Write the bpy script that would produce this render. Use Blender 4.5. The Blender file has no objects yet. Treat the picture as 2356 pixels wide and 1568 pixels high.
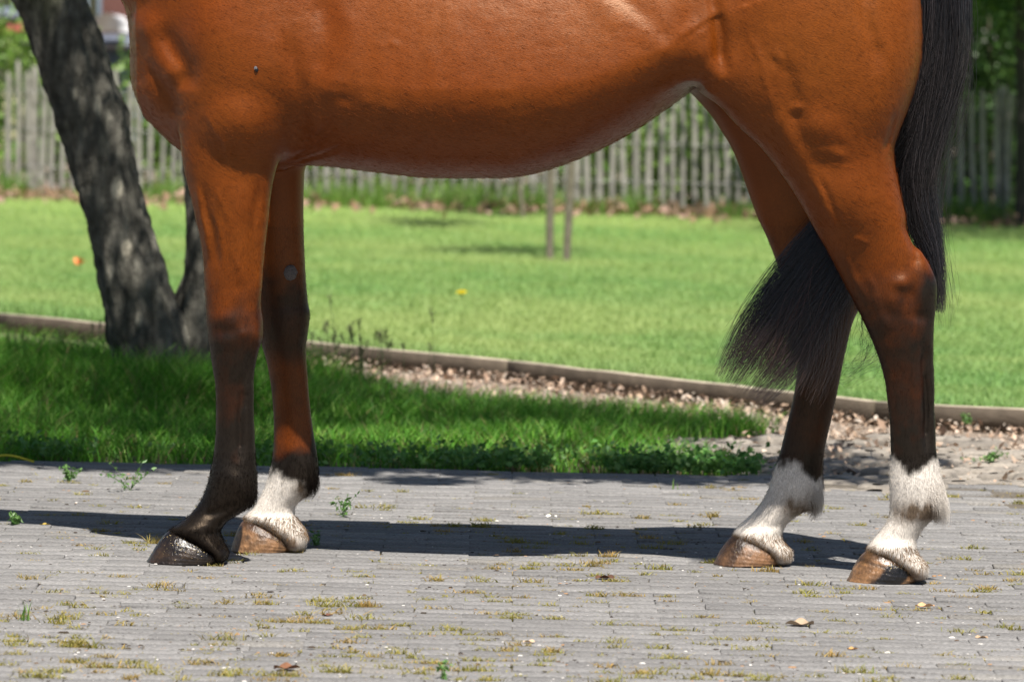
import bpy, math, random
import numpy as np
from mathutils import Vector
rng = np.random.default_rng(7)
random.seed(7)
C = bpy.context.scene.collection
sc = bpy.context.scene

# ------------------------------------------------------------------ camera, light, exposure
F, HC, HOR, CX, WPX = 9180.0, 1.1, 200.0, 1178.0, 2356.0      # focal length in px, lens height, horizon row, centre column, width
SLOPE = 0.021                                                 # the yard falls gently to the right
cam = bpy.data.cameras.new("camera"); cam_o = bpy.data.objects.new("camera", cam); C.objects.link(cam_o)
cam.sensor_width = 36; cam.lens = 36 * F / WPX; cam.shift_y = -(784 - HOR) / WPX
cam.clip_start = 0.1; cam.clip_end = 2000
cam.dof.use_dof = True; cam.dof.focus_distance = 8.95; cam.dof.aperture_fstop = 6.3
cam_o.location = (0, 0, HC); cam_o.rotation_euler = (math.radians(90), 0, 0)
sc.camera = cam_o
SUNC, SUNX = 0.46, -0.13                                      # ground shift of a shadow per metre of height (away, sideways)
sun_to = Vector((-SUNX, -SUNC, 1.0)).normalized()
elev = math.asin(sun_to.z)
w = bpy.data.worlds.new("World"); sc.world = w; w.use_nodes = True
wn = w.node_tree.nodes; wl = w.node_tree.links
sky = wn.new('ShaderNodeTexSky'); sky.sky_type = 'NISHITA'; sky.sun_disc = False
sky.sun_elevation = elev; sky.sun_rotation = math.atan2(sun_to.x, sun_to.y)
bg = wn['Background']; bg.inputs['Strength'].default_value = 0.05
wl.new(sky.outputs[0], bg.inputs[0])
sl = bpy.data.lights.new("sun", 'SUN'); sl.energy = 4.8; sl.angle = math.radians(0.5); sl.color = (1.0, 0.95, 0.88)
so = bpy.data.objects.new("sun", sl); C.objects.link(so); so.location = (0, 0, 20)
so.rotation_euler = (-sun_to).to_track_quat('-Z', 'Y').to_euler()
sc.view_settings.view_transform = 'Standard'; sc.view_settings.look = 'None'
sc.view_settings.exposure = 1.0; sc.view_settings.gamma = 1
sc.cycles.max_bounces = 6; sc.cycles.transparent_max_bounces = 6

def G(x): return -SLOPE * x
def gz(px, py):                                               # ground distance seen at a pixel
    return HC * F / ((py - HOR) - SLOPE * (px - CX))
def gp(px, py):
    Y = gz(px, py); X = (px - CX) / F * Y
    return X, Y, G(X)

# ------------------------------------------------------------------ helpers
def tag(o, label=None, cat=None, group=None, kind=None):
    if label: o['label'] = label
    if cat: o['category'] = cat
    if group: o['group'] = group
    if kind: o['kind'] = kind
    return o
def empty(name, loc=(0, 0, 0)):
    o = bpy.data.objects.new(name, None); C.objects.link(o); o.location = loc; return o
def mesh_np(name, V, Fq, mat, parent=None, col=None, smooth=True, tris=None):
    """V (n,3); Fq (m,4) quads; tris (k,3); col per-vertex (n,3)."""
    V = np.asarray(V, dtype=np.float32)
    me = bpy.data.meshes.new(name)
    loops = []; starts = []; tot = 0
    if Fq is not None and len(Fq):
        Fq = np.asarray(Fq, dtype=np.int32); loops.append(Fq.ravel()); starts.append(np.arange(len(Fq)) * 4); tot = len(Fq) * 4
    if tris is not None and len(tris):
        tris = np.asarray(tris, dtype=np.int32); loops.append(tris.ravel()); starts.append(tot + np.arange(len(tris)) * 3)
    loops = np.concatenate(loops).astype(np.int32); starts = np.concatenate(starts).astype(np.int32)
    me.vertices.add(len(V)); me.vertices.foreach_set('co', V.ravel())
    me.loops.add(len(loops)); me.loops.foreach_set('vertex_index', loops)
    me.polygons.add(len(starts)); me.polygons.foreach_set('loop_start', starts)
    me.update(calc_edges=True); me.validate()
    if smooth: me.polygons.foreach_set('use_smooth', np.ones(len(me.polygons), dtype=bool))
    if col is not None:
        a = me.color_attributes.new('Col', 'FLOAT_COLOR', 'POINT')
        c4 = np.ones((len(V), 4), dtype=np.float32); c4[:, :3] = col; a.data.foreach_set('color', c4.ravel())
    me.materials.append(mat)
    o = bpy.data.objects.new(name, me); C.objects.link(o)
    if parent: o.parent = parent
    return o
def relto(o, root):                                           # keep world placement while parented to a placed Empty
    o.parent = root; o.location = -Vector(root.location) + Vector(o.location); return o

def mat(name, base=(.5, .5, .5), rough=.7, spec=.4, col=False, noise=None, bump=None, sheen=0, trans=0, coat=0, metal=0):
    """noise=(scale, amount, detail) varies value; bump=(scale, strength, distance, stretch)"""
    m = bpy.data.materials.new(name); m.use_nodes = True
    nt = m.node_tree; N = nt.nodes; L = nt.links; P = N['Principled BSDF']; out = N['Material Output']
    P.inputs['Roughness'].default_value = rough; P.inputs['Specular IOR Level'].default_value = spec
    P.inputs['Metallic'].default_value = metal
    if sheen: P.inputs['Sheen Weight'].default_value = sheen; P.inputs['Sheen Roughness'].default_value = .4
    if coat: P.inputs['Coat Weight'].default_value = coat; P.inputs['Coat Roughness'].default_value = .2
    tc = N.new('ShaderNodeTexCoord')
    src = None
    if col:
        a = N.new('ShaderNodeAttribute'); a.attribute_name = 'Col'; src = a.outputs['Color']
    else:
        r = N.new('ShaderNodeRGB'); r.outputs[0].default_value = (*base, 1); src = r.outputs[0]
    if noise:
        n = N.new('ShaderNodeTexNoise'); n.inputs['Scale'].default_value = noise[0]; n.inputs['Detail'].default_value = noise[2] if len(noise) > 2 else 4
        L.new(tc.outputs['Object'], n.inputs['Vector'])
        mr = N.new('ShaderNodeMapRange'); mr.inputs['From Min'].default_value = .25; mr.inputs['From Max'].default_value = .75
        mr.inputs['To Min'].default_value = 1 - noise[1]; mr.inputs['To Max'].default_value = 1 + noise[1]
        L.new(n.outputs['Fac'], mr.inputs['Value'])
        hs = N.new('ShaderNodeHueSaturation'); L.new(mr.outputs[0], hs.inputs['Value']); L.new(src, hs.inputs['Color']); src = hs.outputs[0]
    L.new(src, P.inputs['Base Color'])
    if bump:
        mp = N.new('ShaderNodeMapping'); mp.inputs['Scale'].default_value = bump[3] if len(bump) > 3 else (1, 1, 1)
        L.new(tc.outputs['Object'], mp.inputs['Vector'])
        n = N.new('ShaderNodeTexNoise'); n.inputs['Scale'].default_value = bump[0]; n.inputs['Detail'].default_value = 5
        L.new(mp.outputs[0], n.inputs['Vector'])
        b = N.new('ShaderNodeBump'); b.inputs['Strength'].default_value = bump[1]; b.inputs['Distance'].default_value = bump[2]
        L.new(n.outputs['Fac'], b.inputs['Height']); L.new(b.outputs[0], P.inputs['Normal'])
    if trans:
        t = N.new('ShaderNodeBsdfTranslucent'); mx = N.new('ShaderNodeMixShader'); mx.inputs[0].default_value = trans
        L.new(src, t.inputs['Color']); L.new(P.outputs[0], mx.inputs[1]); L.new(t.outputs[0], mx.inputs[2]); L.new(mx.outputs[0], out.inputs[0])
    return m

# cheap value noise on arrays (several octaves of sines, good enough for irregular edges and colours)
_ph = rng.uniform(0, 6.28, (40, 4)); _dr = rng.normal(size=(40, 3))
def fnoise(P, scale, seed=0, octv=3):
    P = np.asarray(P); s = np.zeros(P.shape[:-1]); amp = 1.0; tot = 0
    for o in range(octv):
        for k in range(4):
            i = (seed * 7 + o * 4 + k) % 40
            d = _dr[i] / np.linalg.norm(_dr[i])
            s += amp * np.sin((P @ d) * scale * (2.0 ** o) * (1 + .3 * k) + _ph[i, 0] + 1.7 * np.sin((P @ _dr[(i + 11) % 40]) * scale * (2 ** o) * .6 + _ph[i, 1]))
        tot += amp * 2.2; amp *= .55
    return s / tot

def sst(x, a, b): t = np.clip((x - a) / (b - a), 0, 1); return t * t * (3 - 2 * t)
def catmull(xs, ys, x):
    """monotone-ish cubic through control points"""
    xs = np.asarray(xs, float); ys = np.asarray(ys, float)
    d = np.diff(ys) / np.diff(xs); m = np.zeros_like(ys); m[1:-1] = (d[1:] + d[:-1]) / 2; m[0] = d[0]; m[-1] = d[-1]
    sign = d[1:] * d[:-1] <= 0; m[1:-1][sign] = 0
    lim = 3 * np.minimum(np.abs(d[1:]), np.abs(d[:-1])); m[1:-1] = np.clip(m[1:-1], -lim, lim)
    x = np.clip(x, xs[0], xs[-1]); i = np.clip(np.searchsorted(xs, x) - 1, 0, len(xs) - 2)
    h = xs[i + 1] - xs[i]; t = (x - xs[i]) / h
    return ((1 + 2 * t) * (1 - t) ** 2) * ys[i] + t * (1 - t) ** 2 * h * m[i] + t * t * (3 - 2 * t) * ys[i + 1] + t * t * (t - 1) * h * m[i + 1]

# ------------------------------------------------------------------ scattered geometry builders
def strands(roots, paths, r0, r1, cols):
    """paths (n,k,3) absolute points, 3-sided tapering tubes; returns V,F,col"""
    n, k, _ = paths.shape
    T = np.gradient(paths, axis=1); T /= np.linalg.norm(T, axis=2, keepdims=True) + 1e-9
    A = np.cross(T, np.array([0.31, 0.9, 0.3])); A /= np.linalg.norm(A, axis=2, keepdims=True) + 1e-9
    B = np.cross(T, A)
    t = np.linspace(0, 1, k)[None, :, None]
    r0 = np.asarray(r0).reshape(-1, 1, 1) if np.ndim(r0) else r0
    rad = r0 * (1 - t) + r1 * t
    rings = []
    for a in (0, 2.094, 4.189):
        rings.append(paths + rad * (math.cos(a) * A + math.sin(a) * B))
    V = np.stack(rings, axis=2)                                # n,k,3,3
    idx = np.arange(n * k * 3).reshape(n, k, 3)
    Fs = []
    for a in range(3):
        b = (a + 1) % 3
        Fs.append(np.stack([idx[:, :-1, a], idx[:, :-1, b], idx[:, 1:, b], idx[:, 1:, a]], axis=-1).reshape(-1, 4))
    col = np.repeat(cols, 3, axis=1).reshape(-1, 3) if cols.ndim == 3 else np.repeat(cols[:, None, :], k * 3, axis=1).reshape(-1, 3)
    return V.reshape(-1, 3), np.concatenate(Fs), col
def blades(P, h, lean, wid, cols, levels=3):
    """flat tapering grass blades; P (n,3) roots, h (n), lean (n,2) tip offset, wid (n)"""
    n = len(P); ang = rng.uniform(0, math.pi, n); sd = np.stack([np.cos(ang), np.sin(ang) * .4, 0 * ang], -1)
    vs = []
    for j in range(levels):
        t = j / levels
        c = P + np.stack([lean[:, 0] * t ** 2, lean[:, 1] * t ** 2, h * t], -1)
        wj = (wid * (1 - t * .55))[:, None] / 2
        vs += [c - sd * wj, c + sd * wj]
    tip = P + np.stack([lean[:, 0], lean[:, 1], h], -1); vs.append(tip)
    V = np.stack(vs, 1); nv = V.shape[1]; base = np.arange(n)[:, None] * nv
    Q = np.concatenate([base + np.array([[2 * j, 2 * j + 1, 2 * j + 3, 2 * j + 2]]) for j in range(levels - 1)])
    T = base + np.array([[2 * levels - 2, 2 * levels - 1, 2 * levels]])
    return V.reshape(-1, 3), Q, T, np.repeat(cols, nv, axis=0)
def leaves(P, size, cols, up=0.0, asp=.55):
    """P (n,3); rhombus leaves with a fold, random orientation"""
    n = len(P); d = rng.normal(size=(n, 3)); d /= np.linalg.norm(d, axis=1, keepdims=True)
    nrm = rng.normal(size=(n, 3)); nrm[:, 2] += up; sd = np.cross(d, nrm); sd /= np.linalg.norm(sd, axis=1, keepdims=True) + 1e-9
    nn = np.cross(sd, d)
    s = np.asarray(size).reshape(-1, 1) * np.ones((n, 1))
    a = P - d * s * .5; b = P + d * s * .5; m1 = P + sd * s * asp * .5 + nn * s * .1; m2 = P - sd * s * asp * .5 + nn * s * .1
    V = np.stack([a, m1, b, m2], 1).reshape(-1, 3); Q = np.arange(n * 4).reshape(n, 4)
    T = np.concatenate([Q[:, [0, 1, 2]], Q[:, [0, 2, 3]]])
    return V, T, np.repeat(cols, 4, axis=0)
def greens(n, a, b, var=.25):
    t = rng.uniform(0, 1, (n, 1)); c = np.array(a) * (1 - t) + np.array(b) * t
    return c * rng.uniform(1 - var, 1 + var, (n, 1))

# ------------------------------------------------------------------ materials
M = {}
M['grass'] = mat('grass_blade', col=True, rough=.55, spec=.3, trans=.35)
M['leaf'] = mat('leaf', col=True, rough=.45, spec=.4, trans=.35)
M['litter'] = mat('dry_leaf', col=True, rough=.8, spec=.2, trans=.1)
M['soil'] = mat('soil', (.21, .17, .135), rough=.95, spec=.1, noise=(30, .35, 8), bump=(60, .8, .01))
M['lawn'] = mat('lawn_ground', (.19, .27, .07), rough=.9, spec=.1, noise=(5, .35, 8), bump=(80, .6, .02))
M['timber'] = mat('weathered_timber', col=True, rough=.85, spec=.2, noise=(14, .3, 8), bump=(10, .6, .004, (1, 8, 8)))
M['picket'] = mat('grey_split_wood', (.25, .235, .21), rough=.9, spec=.15, noise=(6, .35, 6), bump=(20, .6, .006, (6, 6, .6)))
M['wire'] = mat('fence_wire', (.25, .25, .24), rough=.5, metal=.8)
M['barkd'] = mat('bark', col=True, rough=.9, spec=.2, noise=(26, .5, 8), bump=(38, 1.0, .02, (1, 1, .35)))
M['young_bark'] = mat('young_bark', (.15, .13, .10), rough=.85, spec=.2, noise=(20, .3), bump=(30, .5, .004, (1, 1, .3)))
M['brick'] = mat('red_brick', (.17,.075,.06), rough=.9, noise=(12, .2))
M['roof'] = mat('grey_slate', (.13,.145,.18), rough=.6, noise=(8, .2))
M['redroof'] = mat('red_tile', (.26,.06,.04), rough=.7, noise=(8, .2))
M['cream'] = mat('cream_paint', (.40, .39, .22), rough=.6)
M['white'] = mat('white_paint', (.6, .6, .6), rough=.4)
M['bluegrey'] = mat('blue_grey_paint', (.14,.18,.22), rough=.5)
M['glass'] = mat('window_glass', (.08, .10, .12), rough=.08, spec=.6)

# ------------------------------------------------------------------ ground
def sheet(name, poly, z, m, nx=2):
    V = [(x, y, G(x) + z) for x, y in poly]
    me = bpy.data.meshes.new(name); me.from_pydata(V, [], [list(range(len(V)))]); me.materials.append(m)
    o = bpy.data.objects.new(name, me); C.objects.link(o); o['kind'] = 'structure'; return o
BEAM = [(-5.5, 21.3), (-2.30, 17.9), (0.0, 15.45), (0.69, 14.65), (1.257, 13.72), (1.73, 13.46), (4.5, 12.2)]
sheet('ground', [(-300, -60), (300, -60), (300, 700), (-300, 700)], -.045, M['soil'])
sheet('lawn', [(-300, 21.33)] + [(-5.5, 21.33), (-2.30, 17.92), (0.0, 15.50), (1.257, 13.84), (4.5, 12.31)] + [(300, 12.31), (300, 36.4), (-300, 36.4)], -.004, M['lawn'])

# pavement: grey paving bricks, a real slab for each, in one surface
mp = mat('paving_brick', col=True, rough=.9, spec=.2, noise=(150, .42, 10), bump=(260, .9, .002))
def pavement():
    bw, bd = .205, .0665; Y0, Y1 = 3.205, 11.46; X0, X1 = -6.15, 6.15
    ny = int((Y1 - Y0) / bd); nx = int((X1 - X0) / bw)
    jy, jx = np.meshgrid(np.arange(ny), np.arange(nx), indexing='ij')
    cx = X0 + (jx + .5 * (jy % 2)) * bw; cy = Y0 + (jy + .5) * bd
    cx = cx.ravel() + rng.normal(0, .0012, cx.size); cy = cy.ravel() + rng.normal(0, .0006, cy.size); n = cx.size
    cy += .006 * np.sin(cx * 1.3)
    keep = ~((cx > 0.75) & (cy > 10.9 - .35 * np.sin(cx * 5) * .5 - .15 * (cx - .75)) & (rng.uniform(0, 1, n) < .8))
    keep |= cy < 10.6
    cx, cy = cx[keep], cy[keep]; n = cx.size
    hx = bw / 2 - rng.uniform(.0000, .0006, n); hy = bd / 2 - rng.uniform(.0012, .0030, n)
    dz = rng.normal(0, .0011, n) + .004 * fnoise(np.stack([cx, cy, cy * 0], -1), 1.1, 3)
    tx = rng.normal(0, .010, n); ty = rng.normal(0, .02, n); be = .0020
    vs = []
    for (sx, sy) in ((-1, -1), (1, -1), (1, 1), (-1, 1)):
        ox = sx * (hx - be); oy = sy * (hy - be); vs.append(np.stack([cx + ox, cy + oy, dz + ox * tx + oy * ty], -1))
    for (sx, sy) in ((-1, -1), (1, -1), (1, 1), (-1, 1)):
        ox = sx * hx; oy = sy * hy; vs.append(np.stack([cx + ox, cy + oy, dz - be + ox * tx + oy * ty], -1))
    for (sx, sy) in ((-1, -1), (1, -1), (1, 1), (-1, 1)):
        ox = sx * hx; oy = sy * hy; vs.append(np.stack([cx + ox, cy + oy, dz - .03], -1))
    V = np.stack(vs, 1); V[..., 2] += G(V[..., 0]); b = np.arange(n)[:, None] * 12
    f = [[0, 1, 2, 3]]
    for k in range(4):
        l = (k + 1) % 4; f += [[4 + k, 4 + l, l, k], [8 + k, 8 + l, 4 + l, 4 + k]]
    Q = np.concatenate([b + np.array([q]) for q in f])
    col = np.array([.176, .170, .165]) * rng.uniform(.84, 1.12, (n, 1)) * (1 + .07 * fnoise(np.stack([cx, cy, cx * 0], -1), 2.3, 5)[:, None])
    col = col + np.where(rng.uniform(0, 1, (n, 1)) < .04, np.array([[.012, .008, .0]]), 0)
    o = mesh_np('pavement', V.reshape(-1, 3), Q, mp, None, np.repeat(col, 12, axis=0), smooth=False); o['kind'] = 'structure'
    # sand in the joints
    s = sheet('pavement_bed', [(-6.2, 3.1), (6.2, 3.1), (6.2, 11.42), (.7, 11.42), (-6.2, 11.46)], -.0062, mat('joint_sand', (.10, .085, .065), rough=1, noise=(60, .4, 6)))
pavement()

# ------------------------------------------------------------------ THE HORSE  (near side = towards the camera = negative v)
def Yc(x): return 9.188 - .06 * x
YREF = 9.08
def wx(px, Y=YREF): return (np.asarray(px, float) - CX) / F * Y
def wz(py, Y=YREF): return HC - (np.asarray(py, float) - HOR) / F * Y
fine = 0.005
xs = np.concatenate([np.arange(-1.95, -.98, .013), np.arange(-.98, .985, fine)])
zs = np.concatenate([np.arange(-.04, 1.32, fine), np.arange(1.32, 2.25, .014)])
vs_ = np.arange(-.345, .346, .006)
nx, nv, nz = len(xs), len(vs_), len(zs)
FLD = np.full((nx, nv, nz), 1.0, dtype=np.float32)
def smin_into(sl, f, k):
    a = FLD[sl]; h = np.clip(.5 + .5 * (a - f) / k, 0, 1)
    FLD[sl] = a + (f - a) * h - k * h * (1 - h)
def box(x0, x1, v0, v1, z0, z1):
    return (slice(max(0, np.searchsorted(xs, x0) - 1), np.searchsorted(xs, x1) + 1),
            slice(max(0, np.searchsorted(vs_, v0) - 1), np.searchsorted(vs_, v1) + 1),
            slice(max(0, np.searchsorted(zs, z0) - 1), np.searchsorted(zs, z1) + 1))
def loftz(tab, side, Y, k, pw=2.0, pad=.08):
    """horizontal slices: rows (py, pxl, pxr, vc, hv)"""
    t = np.array(tab, float); zz = wz(t[:, 0], Y)[::-1]; xl = wx(t[:, 1], Y)[::-1]; xr = wx(t[:, 2], Y)[::-1]; vc = t[::-1, 3] * side; hv = t[::-1, 4]
    sl = box(xl.min() - pad, xr.max() + pad, (vc - hv).min() - pad, (vc + hv).max() + pad, zz[0] - .04, zz[-1] + .06)
    Z = zs[sl[2]]; X = xs[sl[0]][:, None, None]; Vv = vs_[sl[1]][None, :, None]
    L = catmull(zz, xl, Z); R = catmull(zz, xr, Z); c = catmull(zz, vc, Z); H = catmull(zz, hv, Z)
    cx_ = (L + R) / 2; hx = (R - L) / 2
    r = (np.abs((X - cx_) / hx) ** pw + np.abs((Vv - c) / H) ** pw) ** (1 / pw)
    f = (r - 1) * np.minimum(hx, H)
    cap = np.maximum(zz[0] - Z, Z - zz[-1])[None, None, :]
    kk = .012; h = np.clip(.5 - .5 * (f - cap) / kk, 0, 1); f = f + (cap - f) * h + kk * h * (1 - h)
    smin_into(sl, f.astype(np.float32), k)
def loftx(tab, k, pw=2.05):
    t = np.array(tab, float); X = xs; xx = wx(t[:, 0])
    sl = box(xx[0] - .03, xx[-1] + .05, -.4, .4, wz(t[:, 2]).min() - .08, wz(t[:, 1]).max() + .08)
    X = xs[sl[0]]; T = catmull(xx, wz(t[:, 1]), X)[:, None, None]; B = catmull(xx, wz(t[:, 2]), X)[:, None, None]; W = catmull(xx, t[:, 3], X)[:, None, None]
    Z = zs[sl[2]][None, None, :]; Vv = vs_[sl[1]][None, :, None]
    pc = catmull(xx, wz(t[:, 4]), X)[:, None, None]; zc = np.minimum(pc, T - .05) + 0 * B; up = Z > zc
    Hh = np.where(up, T - zc, zc - B)
    pear = 1 - .26 * np.clip((Z - zc) / (T - zc), 0, 1) ** 1.1 * sst(X, -.62, -.35)[:, None, None] * (1 - sst(X, .42, .62))[:, None, None]
    r = (np.abs(Vv / (W * pear)) ** pw + np.abs((Z - zc) / Hh) ** pw) ** (1 / pw)
    f = (r - 1) * np.minimum(np.minimum(Hh, (T - B) / 2), W)
    Xc = X[:, None, None]; cap = np.maximum(xx[0] - Xc, Xc - xx[-1]) + 0 * f
    f = np.maximum(f, cap)
    smin_into(sl, f.astype(np.float32), k)
def ell(px, py, v, rx, rz, rv, k, ang=0, Y=YREF):
    x0, z0 = wx(px, Y), wz(py, Y); rx = rx / F * Y; rz = rz / F * Y; m = max(rx, rz) + .08
    sl = box(x0 - m, x0 + m, v - rv - .08, v + rv + .08, z0 - m, z0 + m)
    X = xs[sl[0]][:, None, None] - x0; Z = zs[sl[2]][None, None, :] - z0; Vv = vs_[sl[1]][None, :, None] - v
    ca, sa = math.cos(ang), math.sin(ang); A = X * ca + Z * sa; B = -X * sa + Z * ca
    r = np.sqrt((A / rx) ** 2 + (B / rz) ** 2 + (Vv / rv) ** 2)
    smin_into(sl, ((r - 1) * min(rx, rz, rv)).astype(np.float32), k)

# barrel: px, top, bottom, half width
loftx([(330, -260, 250, .09, 0), (400, -330, 335, .155, 20), (500, -360, 376, .195, 60), (600, -350, 385, .215, 110), (700, -320, 383, .24, 160), (850, -300, 397, .275, 195), (1000, -290, 412, .298, 205),
       (1150, -290, 412, .308, 205), (1250, -292, 396, .310, 200), (1350, -300, 360, .305, 180), (1450, -310, 309, .292, 140), (1550, -325, 242, .27, 95), (1640, -335, 180, .245, 40), (1750, -340, 130, .235, 0),
       (1880, -325, 110, .22, -50), (1980, -290, 95, .18, -60), (2050, -250, 60, .13, -70), (2090, -190, 0, .07, -90)], .02)
# chest and neck: horizontal slices
chest = [(-900, -560, -380, 0, .05), (-760, -540, -230, 0, .075), (-600, -420, 40, 0, .085), (-450, -230, 300, 0, .10), (-350, -90, 480, 0, .12), (-250, 50, 620, 0, .14), (-150, 150, 700, 0, .15), (-60, 225, 720, 0, .165), (0, 266, 720, 0, .175), (40, 279, 720, 0, .18), (80, 284, 720, 0, .185),
         (140, 284, 720, 0, .185), (180, 286, 720, 0, .18), (200, 290, 720, 0, .175), (230, 303, 720, 0, .17), (260, 321, 720, 0, .16), (290, 348, 720, 0, .15), (315, 376, 700, 0, .135), (345, 415, 680, 0, .12), (370, 470, 660, 0, .10), (384, 530, 640, 0, .06)]
loftz(chest, -1, YREF, .04, 2.1)
# head, out of frame
ell(-470, -830, 0, 130, 150, .10, .05); ell(-560, -720, 0, 75, 250, .085, .05, ang=-.55); ell(-680, -560, 0, 62, 90, .06, .05, ang=-.5)
for s in (-1, 1): ell(-400, -1000, s * .055, 22, 70, .018, .02)
NF, FF_, NH, FH = 9.09, 9.34, 9.0, 9.24
def legs(tab_top, side, Y, k=.028, pw=2.0): loftz(tab_top, side, Y, k, pw)
near_front = [(-250, 560, 740, .07, .09), (-100, 470, 745, .10, .105), (0, 440, 735, .115, .105), (100, 424, 725, .125, .10), (180, 420, 700, .13, .088), (250, 416, 680, .132, .08), (300, 414, 660, .134, .076), (350, 417, 642, .135, .074),
    (400, 425, 632, .135, .070), (450, 438, 623, .134, .066), (500, 449, 618, .133, .061), (550, 460, 612, .132, .057), (600, 467, 607, .13, .053), (650, 470, 603, .13, .050), (700, 472, 600, .13, .049),
    (740, 475, 604, .13, .052), (780, 480, 602, .13, .051), (800, 482, 597, .13, .047), (850, 489, 586, .13, .039), (880, 494, 584, .13, .034), (950, 496, 584, .13, .031), (1000, 495, 586, .13, .031),
    (1050, 490, 588, .13, .034), (1080, 485, 590, .13, .038), (1110, 478, 592, .13, .040), (1140, 467, 590, .13, .039), (1160, 456, 580, .13, .036), (1180, 441, 552, .13, .034), (1200, 420, 520, .13, .040), (1210, 405, 512, .13, .046),
    (1222, 389, 505, .13, .049), (1234, 412, 508, .13, .050), (1250, 448, 514, .13, .051), (1275, 488, 526, .13, .05), (1294, 494, 512, .13, .04)]
# v offsets follow each leg's own depth: vc = Yc(x)-Y
legs(near_front, -1, NF)
far_front = [(-100, 470, 745, .10, .105), (100, 470, 745, .12, .10), (250, 490, 740, .125, .09), (350, 520, 715, .13, .08), (400, 530, 700, .13, .072), (500, 545, 698, .13, .063), (600, 560, 701, .13, .055), (650, 568, 704, .13, .051), (700, 576, 709, .13, .049), (722, 580, 713, .13, .051),
    (745, 586, 711, .13, .052), (780, 598, 706, .13, .05), (800, 603, 704, .13, .046), (830, 612, 705, .13, .04), (860, 618, 707, .13, .035), (900, 624, 710, .13, .032), (950, 628, 715, .13, .031), (1000, 629, 722, .13, .032), (1040, 627, 729, .13, .036),
    (1070, 623, 732, .13, .039), (1095, 618, 732, .13, .04), (1115, 612, 726, .13, .039), (1140, 601, 705, .13, .036), (1160, 589, 682, .13, .034), (1180, 573, 677, .13, .036), (1192, 559, 682, .13, .047), (1204, 577, 690, .13, .049), (1217, 600, 700, .13, .051), (1240, 642, 706, .13, .052), (1262, 658, 698, .13, .045), (1268, 664, 690, .13, .03)]
legs(far_front, 1, FF_)
near_hind = [(-300, 1760, 1990, .09, .11), (-200, 1710, 2040, .115, .125), (-100, 1675, 2070, .13, .13), (0, 1652, 2094, .14, .13), (60, 1643, 2088, .145, .127), (120, 1638, 2081, .147, .123), (165, 1640, 2075, .148, .12), (200, 1658, 2069, .148, .117), (245, 1698, 2061, .147, .112),
    (280, 1724, 2054, .146, .107), (320, 1746, 2046, .145, .10), (380, 1786, 2040, .143, .09), (420, 1813, 2044, .142, .083), (460, 1838, 2059, .141, .077), (510, 1867, 2085, .14, .069), (570, 1900, 2115, .138, .058), (610, 1921, 2138, .136, .052), (640, 1936, 2150, .135, .050),
    (680, 1957, 2154, .134, .050), (730, 1983, 2150, .133, .046), (790, 2009, 2148, .132, .041), (830, 2024, 2148, .131, .036), (870, 2035, 2150, .13, .033), (950, 2045, 2151, .13, .031), (1050, 2050, 2156, .13, .033), (1080, 2049, 2162, .13, .037), (1110, 2048, 2168, .13, .04),
    (1150, 2049, 2170, .13, .041), (1180, 2047, 2158, .13, .038), (1205, 2039, 2132, .13, .034), (1235, 2016, 2112, .13, .035), (1250, 2004, 2108, .13, .044), (1264, 1995, 2108, .13, .050), (1280, 2020, 2116, .13, .051), (1304, 2066, 2135, .13, .053), (1322, 2084, 2134, .13, .048), (1336, 2096, 2122, .13, .03)]
legs(near_hind, -1, NH)
far_hind = [(-200, 1710, 2040, .115, .125), (0, 1640, 2090, .135, .12), (120, 1620, 2070, .135, .11), (200, 1630, 2040, .13, .10), (250, 1640, 2030, .13, .098), (290, 1659, 2020, .13, .095), (350, 1690, 2010, .13, .088), (420, 1716, 1990, .13, .08), (500, 1745, 1985, .13, .07),
    (545, 1766, 1985, .13, .064), (600, 1788, 1985, .13, .057), (650, 1805, 1990, .13, .051), (700, 1822, 1984, .13, .048), (740, 1832, 1966, .13, .045), (780, 1838, 1955, .13, .041), (820, 1840, 1946, .13, .037), (870, 1835, 1936, .13, .033), (920, 1827, 1926, .13, .031), (970, 1815, 1915, .13, .031),
    (1040, 1798, 1900, .13, .033), (1080, 1786, 1896, .13, .036), (1110, 1777, 1896, .13, .04), (1140, 1766, 1892, .13, .041), (1165, 1751, 1876, .13, .038), (1190, 1729, 1835, .13, .035), (1210, 1707, 1812, .13, .035), (1222, 1695, 1805, .13, .044), (1235, 1688, 1801, .13, .049), (1250, 1712, 1805, .13, .051),
    (1275, 1762, 1825, .13, .053), (1293, 1778, 1824, .13, .046), (1303, 1786, 1812, .13, .03)]
legs(far_hind, 1, FH)
# shoulder and upper-arm mass, thigh mass
for s in (-1, 1):
    ell(585, 120, s * .135, 165, 235, .112, .035, ang=-.25)
    ell(560, 270, s * .15, 110, 95, .092, .02, ang=.6)
    ell(1880, 80, s * .14, 215, 260, .125, .05, ang=.1)
    ell(1735, 190, s * .155, 75, 95, .08, .05)
    ell(1960, 420, s * .14, 80, 110, .07, .05, ang=.5)
    ell(1625, 130, s * .17, 45, 75, .06, .06)              # flank fold
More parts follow.
